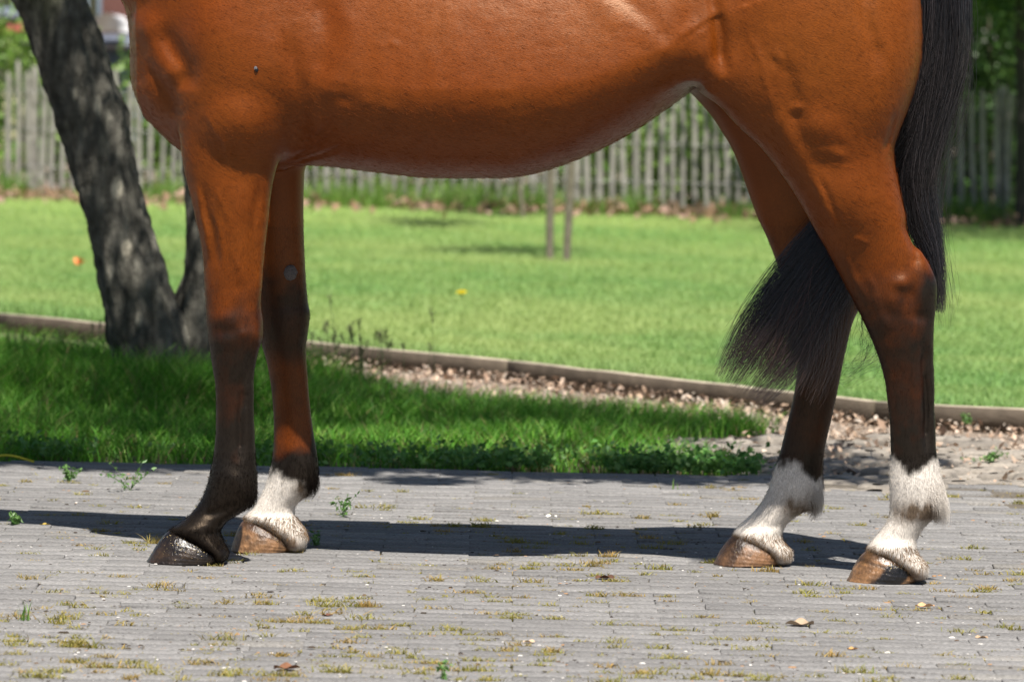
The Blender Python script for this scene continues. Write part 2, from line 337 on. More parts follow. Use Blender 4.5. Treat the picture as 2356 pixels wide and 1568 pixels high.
# surface relief seen on the near side: blobs (px,py,rx,ry,angle,amp) and lines ([(px,py)..], width, amp)
X2, Z2 = np.meshgrid(xs, zs, indexing='ij')
PX = X2 / YREF * F + CX; PY = HOR - (Z2 - HC) / YREF * F
_q = np.stack([X2, Z2, X2 * 0], -1); PX = PX + 7 * fnoise(_q, 14, 1, 3); PY = PY + 7 * fnoise(_q, 14, 6, 3)
REL = np.zeros_like(PX)
def blob(px, py, rx, ry, ang, amp):
    c, s = math.cos(ang), math.sin(ang); dx = PX - px; dy = PY - py
    REL[...] += amp * np.exp(-(((dx * c + dy * s) / rx) ** 2 + ((-dx * s + dy * c) / ry) ** 2))
def line(pts, wd, amp, fade=True):
    best = np.full(PX.shape, 1e9); tt = np.zeros(PX.shape); L = 0; segs = []
    for a, b in zip(pts[:-1], pts[1:]): segs.append((a, b, L, math.dist(a, b))); L += math.dist(a, b)
    for a, b, l0, l in segs:
        dx, dy = (b[0] - a[0]) / l, (b[1] - a[1]) / l
        t = np.clip((PX - a[0]) * dx + (PY - a[1]) * dy, 0, l); d = np.hypot(PX - a[0] - dx * t, PY - a[1] - dy * t)
        m = d < best; best = np.where(m, d, best); tt = np.where(m, l0 + t, tt)
    q = tt / L; fd = np.clip(np.minimum(q, 1 - q) * 5, 0, 1) if fade else 1
    REL[...] += amp * np.exp(-(best / wd) ** 2) * fd
line([(300, 30), (345, 100), (415, 200)], 34, .008); line([(365, 50), (430, 150), (440, 215)], 26, -.011); blob(345, 60, 40, 30, .6, .008)
line([(310, 180), (400, 290)], 22, .006); line([(330, 130), (420, 270)], 12, -.006)
blob(550, 280, 100, 60, .6, .007); blob(620, 180, 70, 90, .2, .010); blob(480, 60, 60, 110, -.2, .008)
line([(660, 80), (702, 200), (692, 300), (660, 350)], 20, -.006); line([(740, -20), (770, 110), (745, 200)], 32, -.008); line([(800, 0), (790, 150), (760, 230)], 30, .004)
line([(655, 372), (720, 345), (790, 300)], 6, -.005); line([(665, 378), (740, 362), (800, 335)], 5, -.004); line([(690, 345), (750, 300), (770, 260)], 7, -.005)
for k_, xx_ in enumerate((760, 815, 870, 930, 990, 1050)): line([(xx_, 60 + 8 * k_), (xx_ + 14, 190), (xx_ + 30, 300)], 20, .0011 if k_ % 2 == 0 else .0007)
blob(770, 215, 20, 14, 0, .002); blob(800, 228, 20, 10, .3, -.002); blob(850, 235, 18, 12, .3, .0018); blob(905, 250, 24, 10, .2, .0015)
blob(905, 100, 8, 6, 0, .003); blob(590, 162, 5, 5, 0, .001)
line([(1300, -60), (1400, 20), (1490, 80), (1590, 160)], 30, .0022); line([(1370, -60), (1470, 40), (1560, 120)], 20, -.003); line([(1470, -50), (1540, 40), (1600, 110)], 26, .0018)
blob(1590, 30, 40, 80, -.1, -.010); line([(1633, -60), (1640, 40), (1645, 120), (1655, 175)], 18, -.010); line([(1605, 100), (1625, 160), (1650, 190)], 18, .002)
line([(1500, 250), (1580, 205), (1630, 188)], 14, -.006)
blob(1775, 135, 16, 12, .8, .004); blob(1764, 142, 12, 9, .8, -.003); blob(1822, 243, 12, 10, 0, .005); blob(1818, 262, 16, 12, 0, -.003)
line([(1780, 120), (1815, 220), (1830, 300), (1850, 330)], 18, -.005); line([(1760, 200), (1790, 290), (1850, 400), (1930, 540)], 26, .009)
blob(1870, 300, 60, 40, .3, .010); line([(1815, 312), (1870, 328), (1930, 320)], 22, -.0028); line([(1850, 345), (1900, 346), (1925, 350)], 12, .0022); blob(1918, 350, 16, 12, 0, .0025); blob(1884, 378, 38, 22, .4, -.0038)
line([(1865, 388), (1900, 460), (1930, 520), (1960, 548)], 5, -.004); line([(1855, 400), (1892, 480), (1915, 520)], 6, .003); line([(1950, 545), (1975, 552), (1990, 560)], 5, .004)
blob(2010, 200, 70, 160, .12, .012); line([(1960, -50), (1985, 80), (2000, 170)], 18, -.006)
line([(2020, 345), (2030, 300), (2045, 255)], 6, -.003); blob(1930, 450, 40, 60, -.3, .007)
line([(2070, 490), (2090, 560), (2098, 620)], 12, -.006); blob(2085, 690, 12, 26, -.2, -.004); blob(2040, 655, 14, 30, .2, .004)
line([(1700, 60), (1740, 160), (1770, 260)], 6, .0022); line([(1930, 560), (1960, 640), (2000, 700)], 6, .003); line([(470, 250), (520, 330), (540, 400)], 6, .0022); blob(2065, 645, 20, 16, 0, .010); blob(2040, 690, 16, 22, .2, .006); blob(2088, 668, 10, 20, 0, -.005); blob(2126, 665, 20, 36, 0, .003); blob(2100, 720, 22, 14, .3, -.005); blob(2030, 740, 22, 16, 0, .004)
line([(1990, 620), (2010, 690), (2030, 760)], 8, .003); line([(2112, 770), (2118, 900), (2120, 1040)], 8, -.009); line([(2090, 790), (2094, 900), (2096, 1040)], 7, .003)
line([(488, 752), (520, 757), (552, 748)], 10, -.0022); blob(515, 726, 30, 18, 0, .003); blob(560, 762, 16, 14, 0, .005); blob(510, 780, 28, 18, 0, .003); blob(588, 765, 12, 22, 0, .006)
line([(572, 800), (568, 850), (555, 900)], 8, -.004); line([(556, 870), (558, 980), (560, 1060)], 8, -.008); line([(455, 420), (475, 520), (480, 600)], 9, .005); line([(520, 400), (505, 500), (515, 590), (505, 680)], 5, .0028); line([(560, 540), (548, 600), (560, 660)], 5, .0025); line([(470, 420), (492, 520), (498, 620)], 10, -.004)
line([(560, 420), (550, 540), (540, 660)], 26, .005); line([(600, 400), (585, 520), (578, 660)], 9, -.004); line([(500, 430), (540, 520)], 5, .002); line([(530, 560), (548, 620), (540, 700)], 5, .002)
blob(530, 1100, 30, 26, 0, .003); line([(470, 1190), (520, 1170), (550, 1150)], 9, -.005); line([(540, 1080), (560, 1140)], 10, .003)
rel_noise = .0004 * fnoise(np.stack([X2, Z2, X2 * 0], -1), 26, 2, 3) + .0003 * fnoise(np.stack([X2, Z2, X2 * 0], -1), 75, 4, 2)
REL += rel_noise * sst(Z2, .05, .25)
side_w = sst(-vs_, .0, .05)
FLD -= (REL.astype(np.float32))[:, None, :] * side_w.astype(np.float32)[None, :, None]

def surface_nets(Fd):
    S = Fd < 0
    c = S[:-1, :-1, :-1].astype(np.int8)
    for a in (0, 1):
        for b in (0, 1):
            for d in (0, 1):
                if a + b + d: c += S[a:a + c.shape[0], b:b + c.shape[1], d:d + c.shape[2]]
    act = (c > 0) & (c < 8); I = np.argwhere(act); vid = np.full(act.shape, -1, dtype=np.int32); vid[act] = np.arange(len(I))
    acc = np.zeros((len(I), 3)); cnt = np.zeros(len(I)); grid = (xs, vs_, zs)
    cor = [(a, b, d) for a in (0, 1) for b in (0, 1) for d in (0, 1)]
    for ax in range(3):
        for c0 in cor:
            if c0[ax]: continue
            c1 = list(c0); c1[ax] = 1
            i0 = I + np.array(c0); i1 = I + np.array(c1)
            f0 = Fd[i0[:, 0], i0[:, 1], i0[:, 2]]; f1 = Fd[i1[:, 0], i1[:, 1], i1[:, 2]]
            m = (f0 < 0) != (f1 < 0); t = np.where(m, f0 / np.where(m, f0 - f1, 1), 0)
            for k in range(3):
                g = grid[k]; p0 = g[i0[:, k]]; p1 = g[i1[:, k]]; acc[:, k] += np.where(m, p0 + (p1 - p0) * t, 0)
            cnt += m
    V = acc / cnt[:, None]; quads = []
    for ax in range(3):
        sl0 = [slice(None)] * 3; sl1 = [slice(None)] * 3; sl0[ax] = slice(0, -1); sl1[ax] = slice(1, None)
        a = S[tuple(sl0)]; b = S[tuple(sl1)]; E = np.argwhere(a != b); o1, o2 = [k for k in range(3) if k != ax]
        ok = (E[:, o1] > 0) & (E[:, o2] > 0) & (E[:, o1] < vid.shape[o1]) & (E[:, o2] < vid.shape[o2]); E = E[ok]
        ins = a[tuple(E.T)]
        q = []
        for (d1, d2) in ((0, 0), (-1, 0), (-1, -1), (0, -1)):
            e = E.copy(); e[:, o1] += d1; e[:, o2] += d2; q.append(vid[tuple(e.T)])
        q = np.stack(q, 1); flip = ins if ax != 1 else ~ins; q[~flip] = q[~flip][:, ::-1]; quads.append(q)
    return V, np.concatenate(quads)
HV, HQ = surface_nets(FLD)
del FLD
# Taubin smoothing
ed = np.concatenate([HQ[:, [0, 1]], HQ[:, [1, 2]], HQ[:, [2, 3]], HQ[:, [3, 0]]]); ed = np.concatenate([ed, ed[:, ::-1]])
deg = np.bincount(ed[:, 0], minlength=len(HV)).astype(float)
for it in range(5):
    for lam in (.5, -.52):
        av = np.stack([np.bincount(ed[:, 0], weights=HV[ed[:, 1], k], minlength=len(HV)) for k in range(3)], 1) / deg[:, None]
        HV = HV + lam * (av - HV)
HV = HV.copy(); vv = HV[:, 1].copy(); HV[:, 1] = Yc(HV[:, 0]) + vv
# each foot stands at its own depth: nothing more to move, legs share the body's v axis
fn = np.cross(HV[HQ[:, 2]] - HV[HQ[:, 0]], HV[HQ[:, 3]] - HV[HQ[:, 1]])
HN = np.stack([np.bincount(HQ.ravel(), weights=np.repeat(fn[:, k], 4), minlength=len(HV)) for k in range(3)], 1); HN /= np.linalg.norm(HN, axis=1, keepdims=True) + 1e-12
if (HN[:, 0] * (HV[:, 0] - .1)).sum() + (HN[:, 1] * vv).sum() < 0: HQ = HQ[:, ::-1]; HN = -HN
VPX = HV[:, 0] / HV[:, 1] * F + CX; VPY = HOR - (HV[:, 2] - HC) / HV[:, 1] * F

# --- coat colour: bay, black points, white socks (true hair colour, no shading)
BAY = np.array([.128, .0255, .0008]); BAYL = np.array([.175, .045, .0030]); DARK = np.array([.020, .0050, .0020]); BLK = np.array([.0045, .0035, .0033]); WHT = np.array([.60, .55, .49]); PALE = np.array([.18, .14, .10])
LEGS = {'nf': (280, 660, -1, [(640, 0), (720, .6), (790, .98), (870, .85), (960, .92), (1020, 1.08), (1070, 1.25), (1330, 1.3)], None),
        'ff': (500, 760, 1, [(600, .15), (690, .8), (790, .85), (850, .35), (1000, .25), (1050, 1.1), (1330, 1.2)], 1098),
        'nh': (1700, 2300, -1, [(560, 0), (640, .4), (700, .6), (780, .9), (900, .75), (980, .93), (1050, 1), (1330, 1)], 1062),
        'fh': (1560, 2010, 1, [(560, .1), (700, .7), (850, .8), (950, .75), (1040, .85), (1330, 1)], 1068)}
def coat_colour(P, px, py, v):
    n = len(P); n1 = fnoise(P, 12, 1); n2 = fnoise(P, 45, 2); n3 = fnoise(P * np.array([1, 1, .25]), 160, 3, 2)
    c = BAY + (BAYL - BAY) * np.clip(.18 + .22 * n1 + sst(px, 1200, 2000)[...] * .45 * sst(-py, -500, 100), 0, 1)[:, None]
    c = c * (1 + .05 * n2 + .04 * n3)[:, None]
    # pale belly-to-groin skin
    g = np.exp(-(((px - 1605) / 60) ** 2 + ((py - 200) / 28) ** 2)) * (np.abs(v) < .2); c = c + (PALE - c) * np.clip(g, 0, .8)[:, None]
    lowz = py > 520
    for key, (x0, x1, sd, st, white) in LEGS.items():
        m = lowz & (px > x0) & (px < x1) & ((v < 0) if sd < 0 else (v >= 0))
        if not m.any(): continue
        d = np.interp(py + 26 * n1 + 10 * n2, [a for a, b in st], [b for a, b in st]); d = np.clip(d + .14 * n2 + .08 * n3, 0, 1)
        if key == 'nf':
            d = np.clip(d + .5 * np.exp(-((px - 575) / 12) ** 2) * sst(py, 780, 850) - .35 * np.exp(-(((px - 585) / 26) ** 2 + ((py - 790) / 40) ** 2)), 0, 1)
        if key == 'ff': d = np.clip(d + .8 * sst(px, 712, 724) * sst(py, 880, 980) + .35 * sst(-px, -640, -628) * sst(py, 850, 900), 0, 1)
        if key == 'nh': d = np.clip(d + .85 * np.exp(-(((px - 2142) / 24) ** 2 + ((py - 680) / 46) ** 2)) + .3 * sst(px, 2105, 2150) * sst(py, 740, 900), 0, 1)
        dd = np.where(d < .75, d / .75, 1.0)[:, None]; e = np.clip((d - .75) / .25, 0, 1)[:, None]
        cc = c * (1 - dd) + DARK * dd * (1 + .25 * n2[:, None]); cc = cc * (1 - e) + BLK * e
        if white:
            edge = white + 14 * n2 + 9 * n3
            if key == 'ff': edge = edge + 34 * sst(px, 640, 715) - 10
            if key == 'nh': edge = edge + 26 * np.exp(-((px - 2095) / 22) ** 2)
            if key == 'fh': edge = edge + 44 * sst(px, 1830, 1895)
            wv = sst(py, edge - 14, edge + 14)[:, None]; W = WHT * (1 + .07 * n2 + .05 * n3)[:, None]
            st_ = {'ff': (705, 1122, 25, 26), 'nh': (2115, 1178, 62, 26), 'fh': (1848, 1165, 50, 26)}[key]
            tan = np.clip(1.15 * np.exp(-(((px - st_[0]) / st_[2]) ** 2 + ((py - st_[1]) / st_[3]) ** 2)) * (.9 + .7 * n3), 0, .95)[:, None]
            W = W * (1 - tan) + np.array([.105, .07, .043]) * tan
            low = {'ff': (1196, .5, 562), 'nh': (1268, .5, 1997), 'fh': (1238, .5, 1690)}[key]
            near = (py - (low[0] + low[1] * (px - low[2])))
            dirt = np.clip(sst(near, -30, 4) * (.75 + .5 * n2), 0, .9)[:, None] 
            W = W * (1 - dirt) + np.array([.085, .045, .022]) * dirt
            cc = cc * (1 - wv) + W * wv
        c[m] = cc[m]
    return np.clip(c, 0, 1)
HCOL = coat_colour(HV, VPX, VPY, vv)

def coat_material():
    m = bpy.data.materials.new('horse_coat'); m.use_nodes = True; nt = m.node_tree; N = nt.nodes; L = nt.links; P = N['Principled BSDF']
    a = N.new('ShaderNodeAttribute'); a.attribute_name = 'Col'; tc = N.new('ShaderNodeTexCoord')
    sep = N.new('ShaderNodeSeparateXYZ'); L.new(tc.outputs['Object'], sep.inputs[0])
    def grain(scale, rot):
        mp_ = N.new('ShaderNodeMapping'); mp_.inputs['Scale'].default_value = scale; mp_.inputs['Rotation'].default_value = rot; L.new(tc.outputs['Object'], mp_.inputs[0])
        n = N.new('ShaderNodeTexNoise'); n.inputs['Scale'].default_value = 1; n.inputs['Detail'].default_value = 3; L.new(mp_.outputs[0], n.inputs[0]); return n.outputs['Fac']
    g1 = grain((170, 500, 620), (0, .25, 0)); g2 = grain((620, 500, 150), (0, .2, 0))
    mr = N.new('ShaderNodeMapRange'); mr.inputs['From Min'].default_value = .75; mr.inputs['From Max'].default_value = 1.0; L.new(sep.outputs['Z'], mr.inputs['Value'])
    mx = N.new('ShaderNodeMix'); mx.data_type = 'FLOAT'; L.new(mr.outputs[0], mx.inputs['Factor']); L.new(g2, mx.inputs['A']); L.new(g1, mx.inputs['B'])
    g = mx.outputs['Result']
    mr2 = N.new('ShaderNodeMapRange'); mr2.inputs['From Min'].default_value = .3; mr2.inputs['From Max'].default_value = .7; mr2.inputs['To Min'].default_value = .72; mr2.inputs['To Max'].default_value = 1.28; L.new(g, mr2.inputs['Value'])
    hs = N.new('ShaderNodeHueSaturation'); L.new(a.outputs['Color'], hs.inputs['Color']); L.new(mr2.outputs[0], hs.inputs['Value']); L.new(hs.outputs[0], P.inputs['Base Color'])
    big = N.new('ShaderNodeTexNoise'); big.inputs['Scale'].default_value = 60; big.inputs['Detail'].default_value = 4; L.new(tc.outputs['Object'], big.inputs[0])
    b = N.new('ShaderNodeBump'); b.inputs['Strength'].default_value = .45; b.inputs['Distance'].default_value = .0011; L.new(g, b.inputs['Height'])
    b2 = N.new('ShaderNodeBump'); b2.inputs['Strength'].default_value = .12; b2.inputs['Distance'].default_value = .002; L.new(big.outputs['Fac'], b2.inputs['Height']); L.new(b.outputs[0], b2.inputs['Normal'])
    L.new(b2.outputs[0], P.inputs['Normal'])
    P.inputs['Roughness'].default_value = .41; P.inputs['Specular IOR Level'].default_value = .42; P.inputs['Specular Tint'].default_value = (1, .76, .54, 1)
    P.inputs['Sheen Weight'].default_value = 0; P.inputs['Sheen Roughness'].default_value = .35; P.inputs['Sheen Tint'].default_value = (1, .8, .65, 1)
    return m
M['coat'] = coat_material()
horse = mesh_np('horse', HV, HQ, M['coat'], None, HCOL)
tag(horse, 'bay horse with white socks standing side-on on the grey brick paving', 'horse')

# --- hooves
def hoof(pxs, Y, side, bottom, coronet, pattern, rough, label):
    """bottom=(toe px, heel px, py), coronet=(front px,py, rear px,py)"""
    nth, nr = 96, 26
    xt, xh = wx(bottom[0], Y), wx(bottom[1], Y); zb = G((xt + xh) / 2) + .001
    cxf, czf, cxr, czr = wx(coronet[0], Y), wz(coronet[1], Y), wx(coronet[2], Y), wz(coronet[3], Y)
    th = np.linspace(0, 2 * math.pi, nth, endpoint=False); V = []; cols = []
    yb = Yc((xt + xh) / 2) + side * .13
    for j in range(nr):
        t = j / (nr - 1); c = np.cos(th)
        xb = (xt + xh) / 2 - (xh - xt) / 2 * c; hb = .066 * np.sign(np.sin(th)) * np.abs(np.sin(th)) ** .85 * (1 - .10 * (c < 0) * (-c))
        xc = (cxf + cxr) / 2 - (cxr - cxf) / 2 * c; zc = (czf + czr) / 2 + (czf - czr) / 2 * c; hc_ = .050 * np.sin(th)
        bul = .004 * math.sin(t * math.pi) + .0004 * math.sin(t * 34) * (1 - t) + (-.004 if t > .82 else 0) * (t - .82) / .18
        x = xb * (1 - t) + xc * t - c * bul; y = hb * (1 - t) + hc_ * t + np.sin(th) * bul
        z = zb + (zc - zb) * t
        chip = .0025 * fnoise(np.stack([x * 1, y, z * 0], -1), 60, 6) * (1 - sst(t * np.ones(1), 0, .15))
        z = z + np.abs(chip) * (t < .12)
        V.append(np.stack([x, y + yb, z], -1))
        cols.append(pattern(t, th, np.stack([x, y, z], -1)))
    V.append(np.array([[(cxf + cxr) / 2, yb, (czf + czr) / 2 + .004]])); cols.append(cols[-1][:1]); V.append(np.array([[(xt + xh) / 2, yb, zb + .002]])); cols.append(cols[0][:1])
    V = np.concatenate(V); cols = np.concatenate(cols)
    V = V + np.array([1, 0, 0]) * (.0011 * fnoise(V, 70, 5))[:, None] + np.array([0, 1, 0]) * (.0011 * fnoise(V, 55, 9))[:, None] * np.sign(V[:, 1:2] - yb)
    tt_ = np.concatenate([np.repeat(np.linspace(0, 1, nr), nth), [1, 0]]); dirt = np.clip(.55 * sst(fnoise(V, 70, 2), .0, .6) + .9 * sst(.5 * fnoise(V, 60, 7) + tt_, .60, .90) + .7 * (1 - sst(V[:, 2] - zb, .001, .007 + .004 * fnoise(V, 90, 3))), 0, .9)[:, None]
    cols = cols * (1 + .22 * fnoise(V * np.array([1, 1, .3]), 150, 1))[:, None]; cols = cols * (1 - dirt) + np.minimum(cols * .35, np.array([[.06, .032, .016]])) * dirt
    cols = np.clip(cols, .002, 1); i = np.arange(nth); Q = []
    for j in range(nr - 1): Q.append(np.stack([j * nth + i, j * nth + (i + 1) % nth, (j + 1) * nth + (i + 1) % nth, (j + 1) * nth + i], -1))
    T = np.concatenate([np.stack([(nr - 1) * nth + i, (nr - 1) * nth + (i + 1) % nth, 0 * i + nr * nth], -1), np.stack([(i + 1) % nth, i, 0 * i + nr * nth + 1], -1)])
    m = mat('hoof_horn', col=True, rough=rough, spec=.5, noise=(160, .3, 6), bump=(110, 1.0, .0022, (1.6, 1, .8)), coat=(.12 if rough < .35 else .0))
    o = mesh_np('hoof', V, np.concatenate(Q), m, horse, cols, tris=T); o['label'] = label; return o
TAN = np.array([.20, .104, .046]); TAND = np.array([.09, .036, .014]); HBK = np.array([.008, .006, .005])
def streak(th, P, s, seed): return fnoise(np.stack([np.cos(th) * 1.0, np.sin(th) * 1.0, P[:, 2] * 1.5], -1), s, seed, 3)
def pat_dark(t, th, P):
    s = streak(th, P, 9, 1); c = np.array([.017, .010, .0056]) * (1 + .7 * s[:, None]) + np.array([.05, .027, .01]) * np.clip(sst(np.cos(th), .2, .9) * (1 - t) * .3 + .3 * (fnoise(P, 60, 4) > .45), 0, 1)[:, None]
    return c
def pat_tan(t, th, P):
    s = streak(th, P, 8, 3); d = sst(t + .12 * s, .62, 1.0)[:, None] * .75 + .25 * (fnoise(P, 45, 8) > .5)[:, None] * .6
    return (TAN * (1 + .22 * s[:, None])) * (1 - d) + TAND * d
def pat_tan_front_dark(t, th, P):
    s = streak(th, P, 8, 3); d = np.clip(sst(t + .12 * s, .68, 1.05) * .8 + .85 * sst(np.cos(th) + .1 * s, .42, .60) * (.75 + .25 * s), 0, 1)[:, None]
    return (TAN * np.array([1.02, 1.0, 1.05]) * (1 + .15 * s[:, None])) * (1 - d) + np.array([.05, .026, .014]) * d
def pat_wet_patch(t, th, P):
    s = streak(th, P, 9, 5); q = np.cos(th) + .3 * t
    d = np.clip(sst(q + .06 * s, -.55, -.45) * (1 - sst(q + .06 * s, .35, .5)) * (1 - sst(np.array([t]), .86, .97)) + .6 * sst(q, .3, .45) * sst(np.array([t]), .62, .66) * (1 - sst(np.array([t]), .7, .8)), 0, 1)[:, None]
    return (TAN * (1 + .2 * s[:, None])) * (1 - d) + HBK * d
hoof(0, NF, -1, (337, 506, 1300), (387, 1219, 513, 1278), pat_dark, .34, 'wet dark brown hoof of the black near foreleg')
hoof(0, FF_, 1, (531, 672, 1270), (560, 1192, 682, 1248), pat_tan, .45, 'tan hoof under the white pastern of the far foreleg')
hoof(0, NH, -1, (1948, 2108, 1345), (1995, 1262, 2112, 1312), pat_wet_patch, .3, 'tan hoof with a wet black patch, nearest hind foot')
hoof(0, FH, 1, (1644, 1798, 1308), (1688, 1232, 1806, 1282), pat_tan_front_dark, .45, 'tan hoof with a dark front edge, far hind foot')

# --- short coat hair and the long feather behind the fetlocks, one part each
M['hair'] = mat('horse_hair', col=True, rough=.42, spec=.16); M['hair'].node_tree.nodes['Principled BSDF'].inputs['Specular Tint'].default_value = (1, .72, .45, 1)
def hair_from(mask, n, length, lift, down, name, rad=.00035, k=4, spread=.25, colj=.2, colfn=None, label=None):
    idx = np.flatnonzero(mask); ch = rng.choice(idx, n); P = HV[ch] + rng.normal(0, .0018, (n, 3)); Nn = HN[ch]
    D = np.array(down)[None, :] * np.ones((n, 1)); D = D + rng.normal(0, spread, (n, 3)); D = D - Nn * (D * Nn).sum(1, keepdims=True); D /= np.linalg.norm(D, axis=1, keepdims=True) + 1e-9
    L = np.asarray(length(ch) if callable(length) else length) * rng.uniform(.6, 1.15, n)
    li = np.asarray(lift(ch) if callable(lift) else lift) * np.ones(n)
    t = np.linspace(0, 1, k)[None, :, None]
    grav = np.array([0, 0, -1.0])[None, None, :]
    path = P[:, None, :] - Nn[:, None, :] * .0012 + (D[:, None, :] * t + Nn[:, None, :] * li[:, None, None] * np.sin(t * 2.2) + grav * li[:, None, None] * .9 * t ** 2) * L[:, None, None]
    c = (HCOL[ch] if colfn is None else colfn(ch)) * rng.uniform(1 - colj, 1 + colj, (n, 1))
    V, Fq, cc = strands(P, path, rad, rad * .25, np.clip(c, .003, 1))
    o = mesh_np(name, V, Fq, M['hair'], horse, cc)
    if label: o['label'] = label
    return o
legm = lambda x0, x1, y0, y1, sd: (VPX > x0) & (VPX < x1) & (VPY > y0) & (VPY < y1) & ((vv < 0) if sd < 0 else (vv > 0))
def feather(x0, x1, y0, y1, sd, xr, ymid, n, maxl, label, down=(.35, 0, -1)):
    m = legm(x0, x1, y0, y1, sd)
    def wgt(ch): return sst(VPX[ch], xr - 50, xr - 5) * np.exp(-((VPY[ch] - ymid) / 34) ** 2)
    hair_from(m, n, lambda ch: .004 + maxl * .85 * wgt(ch), lambda ch: .12 + .28 * wgt(ch), down, 'fetlock_hair', rad=.00030, k=5, spread=.2, colj=.12, label=label)
feather(2030, 2200, 1050, 1250, -1, 2168, 1150, 9000, .042, 'white and tan hair around the nearest hind fetlock')
feather(1740, 1910, 1060, 1230, 1, 1890, 1150, 8000, .040, 'white and tan hair around the far hind fetlock')
feather(560, 745, 1070, 1190, 1, 730, 1115, 5000, .022, 'white hair around the far front fetlock')
feather(430, 600, 1080, 1200, -1, 585, 1145, 5000, .010, 'black hair around the near front fetlock', down=(.1, 0, -1))
# close, short hair on pasterns and fetlocks
hair_from((VPY > 1040) & (VPY < 1330) & (HN[:, 1] < .5), 42000, .0065, .16, (.10, 0, -1), 'pastern_hair', rad=.00022, k=3, spread=.16, colj=.16)
# coronet fringe hanging over the top of each hoof wall
for (x0_, x1_, y0_, y1_, sd_, lab_) in ((380, 530, 1212, 1262, -1, 'black hair over the near front hoof'), (550, 705, 1186, 1240, 1, 'pale hair over the far front hoof'), (1985, 2130, 1256, 1312, -1, 'pale hair over the nearest hind hoof'), (1680, 1820, 1226, 1284, 1, 'pale hair over the far hind hoof')):
    hair_from(legm(x0_, x1_, y0_, y1_, sd_), 2600, .011, .30, (-.25, 0, -1), 'coronet_hair', rad=.0004, k=4, spread=.25, label=lab_, colfn=lambda ch: np.minimum(HCOL[ch], np.array([.16, .10, .055]) * rng.uniform(.4, 1.6, (len(ch), 1))))
# short body coat: tiny hairs lying along the skin
vis = (vv < .05) & (VPY > -30) & (VPX > 240) & (HN[:, 1] < .35)
hair_from(vis & (VPY < 520), 80000, .012, .035, (.95, 0, -.38), 'body_hair', rad=.00016, k=3, spread=.06, colj=.22, colfn=lambda ch: HCOL[ch] * 1.25)
hair_from((VPY >= 500) & (HN[:, 1] < .4) & (VPY < 1340), 46000, .007, .08, (.05, 0, -1), 'leg_hair', rad=.00018, k=3, spread=.12, colj=.18)

# --- chestnut on the far foreleg
def knob(name, px, py, Y, r, mt, col, parent, flat=.4, seed=1):
    n1, n2 = 20, 12; th = np.linspace(0, 2 * math.pi, n1, endpoint=False); V = []
    for j in range(n2 + 1):
        ph = math.pi * j / n2
        V.append(np.stack([np.sin(ph) * np.cos(th), 0 * th - math.cos(ph) * flat, np.sin(ph) * np.sin(th) * 1.1], -1))
    V = np.concatenate(V); V = V * (1 + .12 * fnoise(V, 3.5, seed))[:, None] * r + np.array([wx(px, Y), Y, wz(py, Y)])
    i = np.arange(n1); Q = np.concatenate([np.stack([j * n1 + i, j * n1 + (i + 1) % n1, (j + 1) * n1 + (i + 1) % n1, (j + 1) * n1 + i], -1) for j in range(n2)])
    return mesh_np(name, V, Q, mt, parent, np.ones((len(V), 3)) * np.array(col))
mk = mat('callus', col=True, rough=.8, spec=.2, noise=(300, .4, 5), bump=(250, .8, .002))
m_ = legm(655, 680, 615, 640, 1); yk = HV[m_][:, 1].min() if m_.any() else 9.3
o = knob('chestnut', 668, 627, yk + .001, .0165, mk, (.10, .088, .082), horse); o['label'] = 'grey round callus on the inside of the far foreleg'
m_ = legm(580, 600, 152, 170, -1); yk = HV[m_][:, 1].min()
fly = empty('fly', (wx(590, yk), yk - .001, wz(161, yk)))
tag(fly, 'small black fly sitting on the shoulder of the bay horse', 'fly')
mf = mat('fly_body', col=True, rough=.3); b_ = knob('body', 590, 161, yk, .0045, mf, (.01, .01, .012), None, flat=.7); relto(b_, fly)
b_ = knob('wing', 588, 157, yk - .002, .0038, mf, (.12, .12, .13), None, flat=.15); relto(b_, fly)

